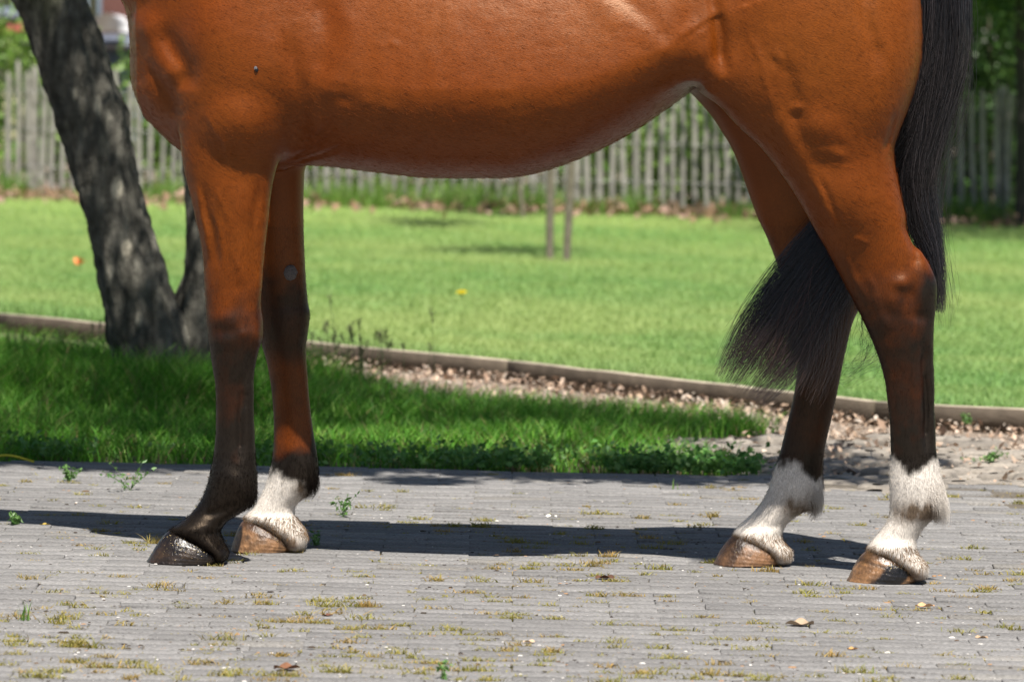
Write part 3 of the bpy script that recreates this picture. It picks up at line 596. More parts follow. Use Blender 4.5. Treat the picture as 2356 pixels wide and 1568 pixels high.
# --- tail
def tail():
    def P3(px, py, v):
        px = np.asarray(px, float); x = wx(px, 9.12); return np.stack([x, Yc(x) + v, wz(py, 9.12)], -1)
    Vs, Fs, Cs, off = [], [], [], 0
    def bundle(n, ctrl, wl, wr, vspread, rad, jag, cola, colb, taper_end=1.0, seed=0, k=22, endvar=.12, wav=6):
        nonlocal off
        ctrl = np.array(ctrl, float); m = len(ctrl); s = np.linspace(0, 1, m)
        a = rng.uniform(-1, 1, n); b = rng.uniform(-1, 1, n); end = 1 - np.abs(rng.normal(0, endvar, n)); start = rng.uniform(0, .10, n)
        t = start[:, None] + (end - start)[:, None] * np.linspace(0, 1, k)[None, :]
        px = np.interp(t, s, ctrl[:, 0]); py = np.interp(t, s, ctrl[:, 1]); v = np.interp(t, s, ctrl[:, 2])
        # smooth control polyline
        dx = np.gradient(np.interp(np.linspace(0, 1, 200), s, ctrl[:, 0])); dy = np.gradient(np.interp(np.linspace(0, 1, 200), s, ctrl[:, 1]))
        cub = lambda col, tt: catmull(s, ctrl[:, col], tt)
        px = cub(0, t); py = cub(1, t); v = cub(2, t)
        L = catmull(s, wl, t); R = catmull(s, wr, t)
        ang = np.arctan2(catmull(np.linspace(0, 1, 200), dy, t), catmull(np.linspace(0, 1, 200), dx, t)); nxn, nyn = -np.sin(ang), np.cos(ang)
        clump = rng.integers(0, 60, n); ca = rng.uniform(-1, 1, 60)[clump]; mixc = .78 * sst(t, .3, .95)
        aa = a[:, None] * (1 - mixc) + ca[:, None] * mixc
        o_ = np.where(aa < 0, aa * L, aa * R)
        ph = rng.uniform(0, 6.28, (n, 1)); fr = rng.uniform(2, 7, (n, 1))
        wob = (np.sin(t * fr * 3 + ph) * wav + np.sin(t * fr * 9 + 2 * ph) * wav * .25) * sst(t, 0, .4) * (1 + 1.0 * jag * rng.normal(0, 1, (n, 1)))
        px = px + nxn * (o_ + wob); py = py + nyn * (o_ + wob)
        v = v + (b[:, None] * vspread * np.sqrt(np.clip(1 - (aa * .9) ** 2, 0, 1))) + .003 * np.sin(t * fr * 4 + ph * 3)
        cv = rng.normal(0, .008, 60)[clump][:, None]; cb = np.exp(rng.normal(0, .7, 60))[clump][:, None]; v = v + cv * mixc
        path = P3(px, py, v)
        cmix = np.clip(rng.uniform(0, 1, (n, 1)) ** 2 * cb, 0, 1.6); cols = np.array(cola) * (1 - cmix) + np.array(colb) * cmix; tipw = (sst(py, 620, 900) * (.35 + .65 * rng.uniform(0, 1, (n, 1)) ** 1.5))[..., None]; cols = cols[:, None, :] * (1 - tipw) + np.array([.085, .052, .042]) * tipw  # lower strands lightened: sunlit sheen put into their colour
        V, Fq, cc = strands(None, path, rad * rng.uniform(.6, 1.2, n), rad * .35, cols); Vs.append(V); Fs.append(Fq + off); Cs.append(cc); off += len(V)
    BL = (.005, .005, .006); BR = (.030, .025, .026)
    # main fall, sweeping in behind the near hock and out to the left between the hind legs
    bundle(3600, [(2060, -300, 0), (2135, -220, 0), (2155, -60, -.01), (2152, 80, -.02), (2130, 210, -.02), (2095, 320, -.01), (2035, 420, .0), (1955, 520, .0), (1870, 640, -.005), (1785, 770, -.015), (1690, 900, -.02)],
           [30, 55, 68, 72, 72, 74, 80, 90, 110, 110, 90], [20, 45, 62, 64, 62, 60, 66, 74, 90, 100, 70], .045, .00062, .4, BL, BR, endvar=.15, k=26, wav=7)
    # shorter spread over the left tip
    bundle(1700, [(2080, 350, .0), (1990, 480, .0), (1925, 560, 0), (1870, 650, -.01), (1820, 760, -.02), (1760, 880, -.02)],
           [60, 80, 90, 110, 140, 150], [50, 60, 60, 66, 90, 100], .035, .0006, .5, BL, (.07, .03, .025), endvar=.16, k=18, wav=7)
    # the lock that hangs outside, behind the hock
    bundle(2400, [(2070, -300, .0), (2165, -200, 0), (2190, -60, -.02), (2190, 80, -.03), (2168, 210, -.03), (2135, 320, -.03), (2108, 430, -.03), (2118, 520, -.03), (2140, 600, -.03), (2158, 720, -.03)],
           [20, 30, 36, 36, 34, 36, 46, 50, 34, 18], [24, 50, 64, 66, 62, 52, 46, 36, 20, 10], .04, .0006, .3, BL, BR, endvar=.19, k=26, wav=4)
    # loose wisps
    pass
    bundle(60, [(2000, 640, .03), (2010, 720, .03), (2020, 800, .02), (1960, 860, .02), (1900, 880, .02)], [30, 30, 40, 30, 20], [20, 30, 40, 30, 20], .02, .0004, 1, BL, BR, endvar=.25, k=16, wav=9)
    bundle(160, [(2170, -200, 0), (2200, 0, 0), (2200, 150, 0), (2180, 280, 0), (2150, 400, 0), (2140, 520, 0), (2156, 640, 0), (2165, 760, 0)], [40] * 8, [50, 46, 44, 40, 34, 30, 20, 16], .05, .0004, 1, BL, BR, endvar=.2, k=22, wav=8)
    m = mat('tail_hair', col=True, rough=.27, spec=.9)
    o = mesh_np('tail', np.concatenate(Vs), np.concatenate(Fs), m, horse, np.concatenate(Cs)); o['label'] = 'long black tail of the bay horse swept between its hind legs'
tail()

# ------------------------------------------------------------------ timber edging
def bar(name, p0, p1, wdt, h, m, label, cat, group=None):
    d = Vector((p1[0] - p0[0], p1[1] - p0[1], 0)); L = d.length; d.normalize(); nrm = Vector((-d.y, d.x, 0)); n = 14; V = []; 
    for i in range(n + 1):
        t = i / n; c = Vector((p0[0], p0[1], 0)) + d * (L * t); j = .0012 * math.sin(t * 23 + p0[0] * 3) + .001 * math.sin(t * 51); g = G(c.x)
        for (o, z) in ((-wdt / 2, -.05), (-wdt / 2, h - .003), (-wdt / 2 + .003, h), (wdt / 2 - .006, h), (wdt / 2, h - .006), (wdt / 2, -.05)):
            q = c + nrm * o; V.append((q.x, q.y, g + z + (j if z > 0 else 0)))
    Q = [[i * 6 + k, i * 6 + (k + 1) % 6, (i + 1) * 6 + (k + 1) % 6, (i + 1) * 6 + k] for i in range(n) for k in range(6)]
    Q += [[0, 5, 4, 1], [1, 4, 3, 2], [n * 6, n * 6 + 1, n * 6 + 4, n * 6 + 5], [n * 6 + 1, n * 6 + 2, n * 6 + 3, n * 6 + 4]]
    cl_ = np.tile(np.array([[.085, .066, .048], [.11, .088, .066], [.34, .29, .22], [.34, .29, .22], [.12, .1, .07], [.08, .06, .05]]), (n + 1, 1)) * (1 + .2 * fnoise(np.array(V), 6, 3))[:, None]  # top worn paler; sun on the top also put into colour, sides darkened
    o = mesh_np(name, V, Q, m, None, np.clip(cl_, .01, 1), smooth=False); return tag(o, label, cat, group)
EG = 'timber edging boards along the lawn'
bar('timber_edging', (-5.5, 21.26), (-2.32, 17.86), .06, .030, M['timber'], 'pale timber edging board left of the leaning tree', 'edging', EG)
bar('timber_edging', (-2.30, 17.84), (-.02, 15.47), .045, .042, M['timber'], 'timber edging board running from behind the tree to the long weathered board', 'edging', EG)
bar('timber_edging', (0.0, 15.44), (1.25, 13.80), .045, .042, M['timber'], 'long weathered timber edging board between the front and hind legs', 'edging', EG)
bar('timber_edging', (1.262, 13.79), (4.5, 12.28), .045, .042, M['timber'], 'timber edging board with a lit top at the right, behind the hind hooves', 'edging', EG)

# ------------------------------------------------------------------ grass, lawn, litter, weeds
def inpoly(x, y, poly):
    c = np.zeros(x.shape, bool); n = len(poly)
    for i in range(n):
        x0, y0 = poly[i]; x1, y1 = poly[(i + 1) % n]
        m = ((y0 > y) != (y1 > y)) & (x < (x1 - x0) * (y - y0) / (y1 - y0 + 1e-12) + x0); c ^= m
    return c
def scatter(poly, n):
    p = np.array(poly); x = rng.uniform(p[:, 0].min(), p[:, 0].max(), n); y = rng.uniform(p[:, 1].min(), p[:, 1].max(), n); m = inpoly(x, y, poly); return x[m], y[m]
def blade_obj(name, x, y, h, leanamt, wid, cols, label=None, z0=0.0, mt='grass'):
    n = len(x); P = np.stack([x, y, G(x) + z0], -1); l = rng.normal(0, 1, (n, 2)) * (h * leanamt)[:, None]
    V, Q, T, cc = blades(P, h, l, wid * rng.uniform(.6, 1.3, n), np.clip(cols, .003, 1))
    o = mesh_np(name, V, Q, M[mt], None, cc, tris=T, smooth=False); o['kind'] = 'stuff'
    if label: o['label'] = label; o['category'] = 'grass'
    return o
gpoly = [gp(-260, 1066)[:2], gp(400, 1064)[:2], gp(760, 1072)[:2], gp(1200, 1078)[:2], gp(1740, 1084)[:2], gp(1745, 1062)[:2], gp(1640, 1040)[:2], gp(1500, 1016)[:2], gp(1560, 1000)[:2], gp(1800, 976)[:2], gp(1700, 958)[:2],
         gp(1450, 935)[:2], gp(1200, 915)[:2], gp(950, 890)[:2], gp(720, 858)[:2], gp(450, 850)[:2], gp(240, 830)[:2], gp(-150, 790)[:2], gp(-300, 790)[:2]]
sheet('grass_soil', [(x, y) for x, y in gpoly], -.030, mat('dark_earth', (.07, .052, .035), rough=1, noise=(40, .4, 6)))
x, y = scatter(gpoly, 150000); pp = np.stack([x, y, 0 * x], -1); nn_ = fnoise(pp, 2.2, 4); keep = (rng.uniform(0, 1, len(x)) < .62 + .38 * nn_) & ~((np.hypot(x + 1.25, (y - 14.15) * .8) < .2)); keep &= (y - 11.5) > (.14 + .16 * fnoise(np.stack([x, 0 * x, 0 * x], -1), 7, 3)) * rng.uniform(0, 1.3, len(x)); x, y, nn_ = x[keep], y[keep], nn_[keep]
tall = .045 + .035 * rng.uniform(0, 1, len(x)) + (.08 + .05 * nn_) * sst(-x, .2, 1.3) * sst(y, 11.9, 13.8) * rng.uniform(.5, 1.3, len(x)) + .05 * np.clip(nn_, 0, 1) * sst(y, 11.6, 12.6)
cols = greens(len(x), (.035, .17, .006), (.14, .34, .03), .45); dry = rng.uniform(0, 1, len(x)) < .07 + .25 * np.exp(-((x - .12) / .25) ** 2) * (y < 12.2) ; cols[dry] = greens(dry.sum(), (.30, .22, .09), (.22, .18, .08), .2)
hl = rng.uniform(0, 1, len(x)) < .10; cols[hl] = greens(hl.sum(), (.22, .42, .05), (.30, .48, .10), .2)  # some blades brightened: sun flecks put into the grass colour
blade_obj('grass', x, y, tall, .62, .0040, cols, 'rough green grass strip in the shade under the tree', -.028)
# clover and broad weeds low along the paving edge
ex = np.concatenate([rng.uniform(-2.2, .72, 5200), rng.normal(.45, .13, 700)]); ey = 11.5 + np.abs(rng.normal(0, .17, ex.size)); kk = fnoise(np.stack([ex, ey, 0 * ex], -1), 5, 9) > .12; ex, ey = ex[kk], ey[kk]
V, T, cc = leaves(np.stack([ex, ey, G(ex) + np.abs(rng.normal(.015, .02, ex.size))], -1), rng.uniform(.012, .03, ex.size), greens(len(ex), (.07, .20, .04), (.16, .30, .07)), up=1.2, asp=.7)
o = mesh_np('low_weeds', V, None, M['leaf'], None, cc, tris=T, smooth=False); tag(o, 'low clover and broad leaved weeds along the paving edge', 'weeds', kind='stuff')
# tall seeding stems
def stems(name, xy, label):
    Vs, Fs, Cs, off = [], [], [], 0
    for (px, py, top, lean) in xy:
        X, Y, Z = gp(px, py); h = (py - top) / F * Y; n = 9; t = np.linspace(0, 1, n); path = np.stack([X + lean / F * Y * t ** 2, Y + 0 * t, Z + h * t], -1)[None]
        V, Fq, c = strands(None, path, .0015, .0009, np.array([[.10, .17, .06]])); Vs.append(V); Fs.append(Fq + off); Cs.append(c); off += len(V)
        m = 26; u = rng.uniform(.82, 1, m); base = np.stack([X + lean / F * Y * u ** 2, Y + 0 * u, Z + h * u], -1); tip = base + np.stack([rng.normal(0, .008, m), rng.normal(0, .006, m), rng.uniform(.006, .02, m)], -1)
        pth = np.stack([base, (base + tip) / 2, tip], 1); V, Fq, c = strands(None, pth, .0009, .0005, np.ones((m, 3)) * np.array([.16, .17, .09])); Vs.append(V); Fs.append(Fq + off); Cs.append(c); off += len(V)
    o = mesh_np(name, np.concatenate(Vs), np.concatenate(Fs), M['grass'], None, np.concatenate(Cs)); return tag(o, label, 'grass', kind='stuff')
sx = [(1000, 900, 712, -8)] + [(int(a), int(865 + (a - 700) * .1), int(b), int(rng.normal(0, 14))) for a, b in zip(rng.uniform(715, 900, 34), rng.uniform(735, 815, 34))] + [(775, 860, 680, -18), (930, 880, 790, -3), (868, 870, 765, 5), (985, 885, 795, 6)]
sx += [(int(a), 845, int(b), int(rng.normal(0, 16))) for a, b in zip(rng.uniform(20, 250, 46), rng.uniform(755, 835, 46))] + [(60, 850, 770, -10), (210, 850, 745, 4), (225, 850, 740, 6), (390, 860, 740, 10)]
stems('seeding_grass', sx, 'tall seeding grass stems rising at the back of the grass strip')
# mown lawn blades: thick near the edging, thinner farther off where the eye can no longer part them
lpoly = [(-5.5, 21.4), (-2.30, 17.97), (0, 15.54), (1.257, 13.88), (4.5, 12.36), (4.9, 36), (-5.2, 36)]
n = 420000; Yl = 12.5 + (36 - 12.5) * rng.beta(1.0, 2.0, n); xl_ = rng.uniform(-.143, .143, n) * Yl; m = inpoly(xl_, Yl, lpoly); x, y = xl_[m], Yl[m]; q = fnoise(np.stack([x, y * .6, 0 * x], -1), 1.5, 2) + .6 * fnoise(np.stack([x, y, 0 * x], -1), 7, 3)
cols = greens(len(x), (.12, .26, .07), (.23, .36, .11), .3); tq = np.clip(.5 + .6 * q, 0, 1)[:, None]; cols = cols * (1 - .7 * tq) + np.array([.37, .43, .15]) * .7 * tq
edge = np.clip((np.interp(x, [b[0] for b in BEAM], [b[1] for b in BEAM]) + .7 - y) / .6, 0, 1)
blade_obj('lawn_grass', x, y, .028 + .02 * rng.uniform(0, 1, len(x)) + .045 * edge * rng.uniform(.2, 1, len(x)) * (1 + .8 * (x < -1.5)), .5, .0042 + 0 * x, cols, 'bright sunlit mown lawn between the timber edging and the paling fence', -.006)
# leaf litter and wood chips along the edging and in the corner on the right
lit = [gp(700, 862)[:2], gp(1000, 895)[:2], gp(1300, 925)[:2], gp(1600, 952)[:2], gp(1800, 985)[:2], gp(1500, 1008)[:2], gp(1640, 1045)[:2], gp(1760, 1060)[:2], gp(1800, 1095)[:2], gp(2450, 1135)[:2], (2.6, 13.1), (1.73, 13.40), (1.257, 13.70), (0.69, 14.58), (0, 15.38), (-1.2, 16.6), (-1.3, 15.6)]
x, y = scatter(lit, 44000); dens = np.where(x > 1.0, sst(y, 11.2, 13.2) * .9 + .1, .9); keep = rng.uniform(0, 1, len(x)) < dens * (.75 + .35 * fnoise(np.stack([x, y, 0 * x], -1), 3, 6)); x, y = x[keep], y[keep]
pal = np.array([[.42, .27, .17], [.50, .36, .26], [.30, .17, .10], [.55, .43, .34], [.20, .12, .08], [.40, .34, .28 ]]); c = (pal[rng.integers(0, 6, len(x))] * .75 + np.array([.16, .135, .11])) * rng.uniform(.7, 1.15, (len(x), 1))
V, T, cc = leaves(np.stack([x, y, G(x) + rng.uniform(-.035, .004, len(x))], -1), rng.gamma(1.7, .0068, len(x)) + .005, c, up=4.0, asp=.6)
o = mesh_np('leaf_litter', V, None, M['litter'], None, cc, tris=T, smooth=False); tag(o, 'dry brown leaf litter and wood chips beside the timber edging', 'leaf litter', kind='stuff')
# old half buried stones right of the paving
def stones():
    Vs, Fs, Cs, off = [], [], [], 0
    for k in range(190):
        px = rng.uniform(1500, 2500); py = rng.uniform(1000, 1128)
        if px < 1760 and (py > 1062 or py < 1004): continue
        X, Y, Z = gp(px, py); a, b, h = rng.uniform(.045, .12), rng.uniform(.04, .085), rng.uniform(.010, .024)
        nt, nr = 14, 5; th = np.linspace(0, 2 * math.pi, nt, endpoint=False); sq = (np.abs(np.cos(th)) ** 3 + np.abs(np.sin(th)) ** 3) ** (-1 / 3)
        P = []
        for j in range(nr):
            r = [1.0, .97, .86, .6, .25][j]; z = [-.6, .35, .85, 1.0, 1.02][j]
            P.append(np.stack([X + a * sq * r * np.cos(th), Y + b * sq * r * np.sin(th), Z - .034 + h * z * 1.6 + 0 * th], -1))
        P = np.concatenate(P); P += (.006 * fnoise(P, 22, k % 8))[:, None] * np.array([1, 1, .6]); i = np.arange(nt)
        Q = np.concatenate([np.stack([j * nt + i, j * nt + (i + 1) % nt, (j + 1) * nt + (i + 1) % nt, (j + 1) * nt + i], -1) for j in range(nr - 1)])
        Vs.append(P); Fs.append(Q + off); Cs.append(np.ones((len(P), 3)) * np.array([.21, .185, .155]) * rng.uniform(.75, 1.2)); off += len(P)
    o = mesh_np('cobbles', np.concatenate(Vs), np.concatenate(Fs), mat('old_stone', col=True, rough=.9, noise=(60, .35, 8), bump=(70, .6, .004)), None, np.concatenate(Cs)); o['kind'] = 'structure'
stones()
# sparse yellow-green moss and tiny weeds in the joints
def tufts():
    X, Y, H, K, S = [], [], [], [], []
    bd = .0665
    def put(px, py, n, wpx, hpx, kind):
        gx, gy, _ = gp(px, py); gy = 5.2 + round((gy - 5.2) / bd) * bd if kind < 2 else gy
        sc_ = gy / F; X.append(gx + rng.normal(0, wpx * sc_ * .42, n)); Y.append(gy + rng.normal(0, .0065, n) + (rng.normal(0, .02, n) if kind == 2 else 0)); H.append(rng.uniform(.1, 1, n) ** 1.5 * hpx * sc_ * 1.8); K.append(np.full(n, kind)); S.append(np.full(n, rng.uniform(0, 1)))
    for k in range(2300):
        py = 1090 + 480 * rng.uniform(0, 1) ** .8; px = rng.uniform(-20, 2380)
        if 1500 > 0 and rng.uniform() > (.55 + .45 * fnoise(np.array([[px / 300, py / 200, 0.0]]), 1.3, 5)[0]): continue
        big = rng.uniform() ** 2.2; sc2 = .55 + .55 * (py - 1090) / 470
        put(px, py, int(16 + 110 * big), (12 + 42 * big) * sc2, (4.5 + 9 * big * rng.uniform(.4, 1.3)) * sc2, 0 if rng.uniform() < .72 + .2 * (px > 1300) * (py < 1400) * -1 else 1)
    for k in range(900): put(rng.uniform(-20, 2380), 1090 + 480 * rng.uniform(0, 1) ** .8, int(rng.integers(4, 14)), rng.uniform(6, 26), rng.uniform(2, 5), int(rng.integers(0, 2)))
    for (px, py, n, w_, h_) in [(640, 1503, 160, 40, 9), (845, 1392, 170, 30, 13), (600, 1395, 150, 34, 12), (240, 1510, 140, 34, 9), (1400, 1283, 140, 30, 11), (860, 1511, 130, 34, 10), (355, 1250, 60, 14, 18), (675, 1272, 110, 22, 14), (1410, 1335, 90, 40, 8), (1180, 1270, 60, 30, 9), (1005, 1335, 110, 26, 12), (65, 1335, 120, 26, 12), (790, 1095, 160, 40, 9), (1640, 1190, 110, 24, 12), (1200, 1190, 60, 14, 7), (300, 1560, 120, 30, 10), (1730, 1385, 60, 26, 9), (2270, 1355, 100, 26, 10), (2110, 1400, 90, 40, 10)]: put(px, py, n, w_, h_, 1)
    X, Y, H, K = map(np.concatenate, (X, Y, H, K)); S = np.concatenate(S)[:, None]; n = len(X)
    c0 = greens(n, (.34, .26, .05), (.20, .21, .04), .25); c1 = greens(n, (.42, .26, .08), (.26, .20, .05), .3); c = np.where((K == 0)[:, None], c0, c1); c = c * (1 - .5 * S) + greens(n, (.13, .20, .03), (.34, .24, .09)) * .5 * S
    blade_obj('joint_moss', X, Y, H, .8, .0030, c, 'sparse yellow green moss and tiny weeds in the paving joints', -.004)
tufts()
def crumbs():
    n = 4200; px = rng.uniform(-40, 2400, n); py = 1075 + 500 * rng.uniform(0, 1, n) ** .8; X, Y, Z = gp(px, py); s = rng.gamma(1.3, .00055, n) + .0004
    cub = np.array([[-1, -1, -.3], [1, -1, -.2], [1.1, 1, -.3], [-.8, 1, -.3], [-.6, -.5, .7], [.6, -.7, .8], [.5, .6, .6], [-.7, .5, .9]]); a = rng.uniform(0, 6.28, n)[:, None]
    cx = cub[None, :, 0] * np.cos(a) - cub[None, :, 1] * np.sin(a); cy = cub[None, :, 0] * np.sin(a) + cub[None, :, 1] * np.cos(a)
    V = np.stack([X[:, None] + cx * s[:, None] * rng.uniform(.8, 2, (n, 1)), Y[:, None] + cy * s[:, None], Z[:, None] + .001 + (cub[None, :, 2] + .3) * s[:, None] * .7], -1)
    q = np.array([[4, 5, 6, 7], [0, 1, 5, 4], [1, 2, 6, 5], [2, 3, 7, 6], [3, 0, 4, 7]]); Q = (np.arange(n)[:, None, None] * 8 + q[None]).reshape(-1, 4)
    pal = np.array([[.05, .035, .025], [.03, .022, .018], [.12, .08, .05], [.55, .52, .48], [.30, .18, .10], [.04, .03, .02]]); c = pal[rng.integers(0, 6, n)]
    o = mesh_np('crumbs', V.reshape(-1, 3), Q, M['litter'], None, np.repeat(c, 8, axis=0), smooth=False); tag(o, 'dark crumbs of earth and grit scattered on the paving', 'debris', kind='stuff')
crumbs()
def small_thing(name, label, cat, V, T, cols, m, loc, group=None, Q=None):
    o = mesh_np(name, np.asarray(V) - np.array(loc), Q, m, None, cols, tris=T, smooth=False); o.location = loc; return tag(o, label, cat, group)
def plant(px, py, hpx, kind, label, n=14, sp=.5):
    X, Y, Z = gp(px, py); h = hpx / F * Y
    if kind == 'blade':
        P = np.stack([X + rng.normal(0, .006, n), Y + rng.normal(0, .006, n), np.full(n, Z - .002)], -1); V, Q, T, c = blades(P, h * rng.uniform(.5, 1, n), rng.normal(0, h * sp * .5, (n, 2)), np.full(n, .0035), greens(n, (.09, .2, .03), (.16, .26, .05)))
        return small_thing('grass_tuft', label, 'grass tuft', V, T, c, M['grass'], (X, Y, Z), 'green plants growing in the paving joints', Q)
    root = empty('small_weed', (X, Y, Z)); tag(root, label, 'weed', 'green plants growing in the paving joints'); Vs, Fs, Cs, off = [], [], [], 0; LP = []
    for k in range(n):
        lx = rng.normal(0, h * sp); ly = rng.normal(0, h * .3); hh = h * rng.uniform(.45, 1); t = np.linspace(0, 1, 8); pth = np.stack([X + lx * t ** 1.5, Y + ly * t, Z - .003 + hh * t], -1)[None]
        V, Fq, c = strands(None, pth, .0011, .0005, np.array([[.10, .18, .05]])); Vs.append(V); Fs.append(Fq + off); Cs.append(c); off += len(V); LP.append(pth[0, 2:] + rng.normal(0, .003, (6, 3)))
    o = mesh_np('stem', np.concatenate(Vs), np.concatenate(Fs), M['grass'], None, np.concatenate(Cs)); relto(o, root)
    P = np.concatenate(LP); P = np.concatenate([P, P + rng.normal(0, .004, P.shape)]); V, T, c = leaves(P, rng.uniform(.008, .02, len(P)), greens(len(P), (.09, .2, .05), (.16, .28, .08)), asp=.45)
    o = mesh_np('leaves', V, None, M['leaf'], None, c, tris=T, smooth=False); relto(o, root)
plant(36, 1208, 34, 'weed', 'small bright green weed at the left edge of the horse shadow', 7, .25)
plant(53, 1424, 52, 'blade', 'thin upright grass tuft at the lower left of the paving', 12, .25)
plant(790, 1190, 62, 'weed', 'thin branching weed just right of the far front hoof', 5, .35)
plant(725, 1255, 40, 'weed', 'dark green leafy weed in the horse shadow behind the far front hoof', 6, .3)
plant(300, 1128, 75, 'weed', 'tall thin weed at the paving edge left of the near foreleg', 6, .4)
plant(155, 1105, 36, 'weed', 'small pale green weed at the paving edge below the leaning tree', 7, .6)
plant(1020, 1560, 52, 'weed', 'thin green seedling at the bottom edge of the picture', 3, .15)
plant(1546, 1125, 28, 'blade', 'single bright grass blade at the shaded paving edge', 3, .2)
plant(2280, 1058, 22, 'weed', 'small green weed among the stones at the right', 14, 1.2)
plant(2225, 975, 30, 'weed', 'small green weed against the timber edging at the right', 10, .3)
def deadleaf(px, py, size, label, col, seed=0):
    X, Y, Z = gp(px, py); n1, n2 = 13, 7; u = np.linspace(-1, 1, n1)[:, None] * np.ones((1, n2)); v = np.linspace(-1, 1, n2)[None, :] * np.ones((n1, 1)); s = size / F * Y / 2
    wv_ = (1 - np.abs(u) ** 2.2) * .55 * (1 + .2 * np.sin(u * 13 + seed)); P = np.stack([X + s * u, Y + s * wv_ * v, Z + .003 + s * (.28 * np.abs(v) * (1 - u ** 2) + .16 * np.sin(u * 4 + seed) * v + .12 * u ** 2)], -1).reshape(-1, 3)
    i, j = np.meshgrid(np.arange(n1 - 1), np.arange(n2 - 1), indexing='ij'); a = (i * n2 + j).ravel(); Q = np.stack([a, a + 1, a + n2 + 1, a + n2], -1)
    c = np.ones((len(P), 3)) * np.array(col) * (1 + .25 * fnoise(P, 150, seed))[:, None]
    return small_thing('dead_leaf', label, 'dead leaf', P, None, np.clip(c, 0, 1), M['litter'], (X, Y, Z), 'dead leaves lying on the paving', Q)
deadleaf(1840, 1440, 66, 'curled brown leaf on the paving below the far hind hoof', (.34, .25, .17), 1)
deadleaf(660, 1541, 60, 'long dark brown dead leaf near the bottom left of the paving', (.16, .075, .04), 2)
deadleaf(2128, 1398, 44, 'thin pale orange leaf on the paving below the nearest hind hoof', (.5, .3, .16), 3)
deadleaf(2258, 1470, 30, 'small crumpled brown leaf at the lower right of the paving', (.36, .25, .16), 4)
deadleaf(1392, 1333, 44, 'narrow dark leaf beside yellow weeds, between fore and hind hooves', (.10, .05, .03), 5)
deadleaf(1218, 1480, 30, 'small tan curled leaf in the middle foreground of the paving', (.5, .36, .24), 6)
deadleaf(752, 1419, 26, 'small dark brown leaf below the far front hoof', (.12, .055, .035), 7)
deadleaf(103, 1210, 24, 'yellow brown leaf lying at the edge of the neck shadow', (.3, .22, .05), 8)
deadleaf(1962, 1496, 26, 'small orange brown leaf right of the curled brown leaf', (.5, .27, .1), 9)
deadleaf(1268, 1191, 26, 'white petal lying on the shaded paving under the belly', (.85, .82, .75), 10)
def yellow_stem():
    X, Y, Z = gp(60, 1064); t = np.linspace(0, 1, 14); w0 = .115; pth = np.stack([X - w0 + 2 * w0 * .62 * t, Y - .04 * t, Z + .006 + .022 * np.sin(t * 3.1) ** 1 * (1 - t * .5)], -1)[None]
    V, Fq, c = strands(None, pth, .0042, .0036, np.array([[.52, .47, .05]])); small_thing('straw_stem', 'bent yellow plant stem at the left edge between grass and paving', 'stem', V, None, c, M['litter'], (X, Y, Z), None, Fq)
yellow_stem()
# bits of straw stuck to the wet hooves and lying round them
def straw():
    Vs, Fs, Cs, off = [], [], [], 0
    for (px, py, n, sx_, sy_, Y) in ((440, 1258, 170, 90, 24, None), (640, 1225, 60, 45, 22, None), (2068, 1300, 80, 50, 18, None), (1750, 1268, 50, 50, 18, None)):
        for k in range(n):
            qx, qy = px + rng.normal(0, sx_ * .5), py + rng.normal(0, sy_ * .6)
            o_, d_ = Vector((0, 0, HC)), Vector(((qx - CX) / F, 1, -(qy - HOR) / F)).normalized()
            best = None
            for h in [c_ for c_ in horse.children if c_.name.startswith('hoof')]:
                r_, loc, nr_, _ = h.ray_cast(o_, d_)
                if r_ and (best is None or loc.y < best[0].y): best = (loc, nr_)
            if best is None: continue
            loc, nr_ = best; a = rng.uniform(-1.2, 1.2); L = rng.uniform(.003, .016); t1 = Vector((math.cos(a), 0, math.sin(a))); t1 = (t1 - nr_ * t1.dot(nr_)).normalized(); c0 = loc + nr_ * .0006
            pth = np.array([[list(c0 - t1 * L / 2), list(c0 + nr_ * .0006), list(c0 + t1 * L / 2)]]); V, Fq, c = strands(None, pth, .0008, .0006, np.array([[.55, .42, .20]]) * rng.uniform(.5, 1.2)); Vs.append(V); Fs.append(Fq + off); Cs.append(c); off += len(V)
    if Vs:
        o = mesh_np('straw_bits', np.concatenate(Vs), np.concatenate(Fs), M['litter'], None, np.concatenate(Cs)); tag(o, 'fine bits of straw stuck to the wet hooves', 'straw', kind='stuff')
bpy.context.view_layer.update(); straw()

# ------------------------------------------------------------------ trees
def tube(paths_r, seg=40, nz=70, seed=0, rough_=.012, flare=0):
    """one limb: control rows (x,y,z,rx) -> displaced tube"""
    c = np.array(paths_r, float); s = np.concatenate([[0], np.cumsum(np.linalg.norm(np.diff(c[:, :3], axis=0), axis=1))]); t = np.linspace(0, s[-1], nz)
    P = np.stack([catmull(s, c[:, k], t) for k in range(3)], -1); R = catmull(s, c[:, 3], t); T = np.gradient(P, axis=0); T /= np.linalg.norm(T, axis=1, keepdims=True)
    A = np.cross(T, [0, 1, 0]); A /= np.linalg.norm(A, axis=1, keepdims=True); B = np.cross(T, A); th = np.linspace(0, 2 * math.pi, seg, endpoint=False)
    D = np.cos(th)[None, :, None] * A[:, None] + np.sin(th)[None, :, None] * B[:, None]; V = P[:, None] + D * R[:, None, None]
    q = V.copy(); q[..., 2] *= .35; disp = rough_ * (.7 * fnoise(q * np.array([1, 1, .45]), 60, seed, 3) + .6 * fnoise(q, 9, seed + 3, 2)); V = V + D * disp[..., None]
    V = V.reshape(-1, 3); i = np.arange(seg); Q = np.concatenate([np.stack([j * seg + i, j * seg + (i + 1) % seg, (j + 1) * seg + (i + 1) % seg, (j + 1) * seg + i], -1) for j in range(nz - 1)])
    return V, Q
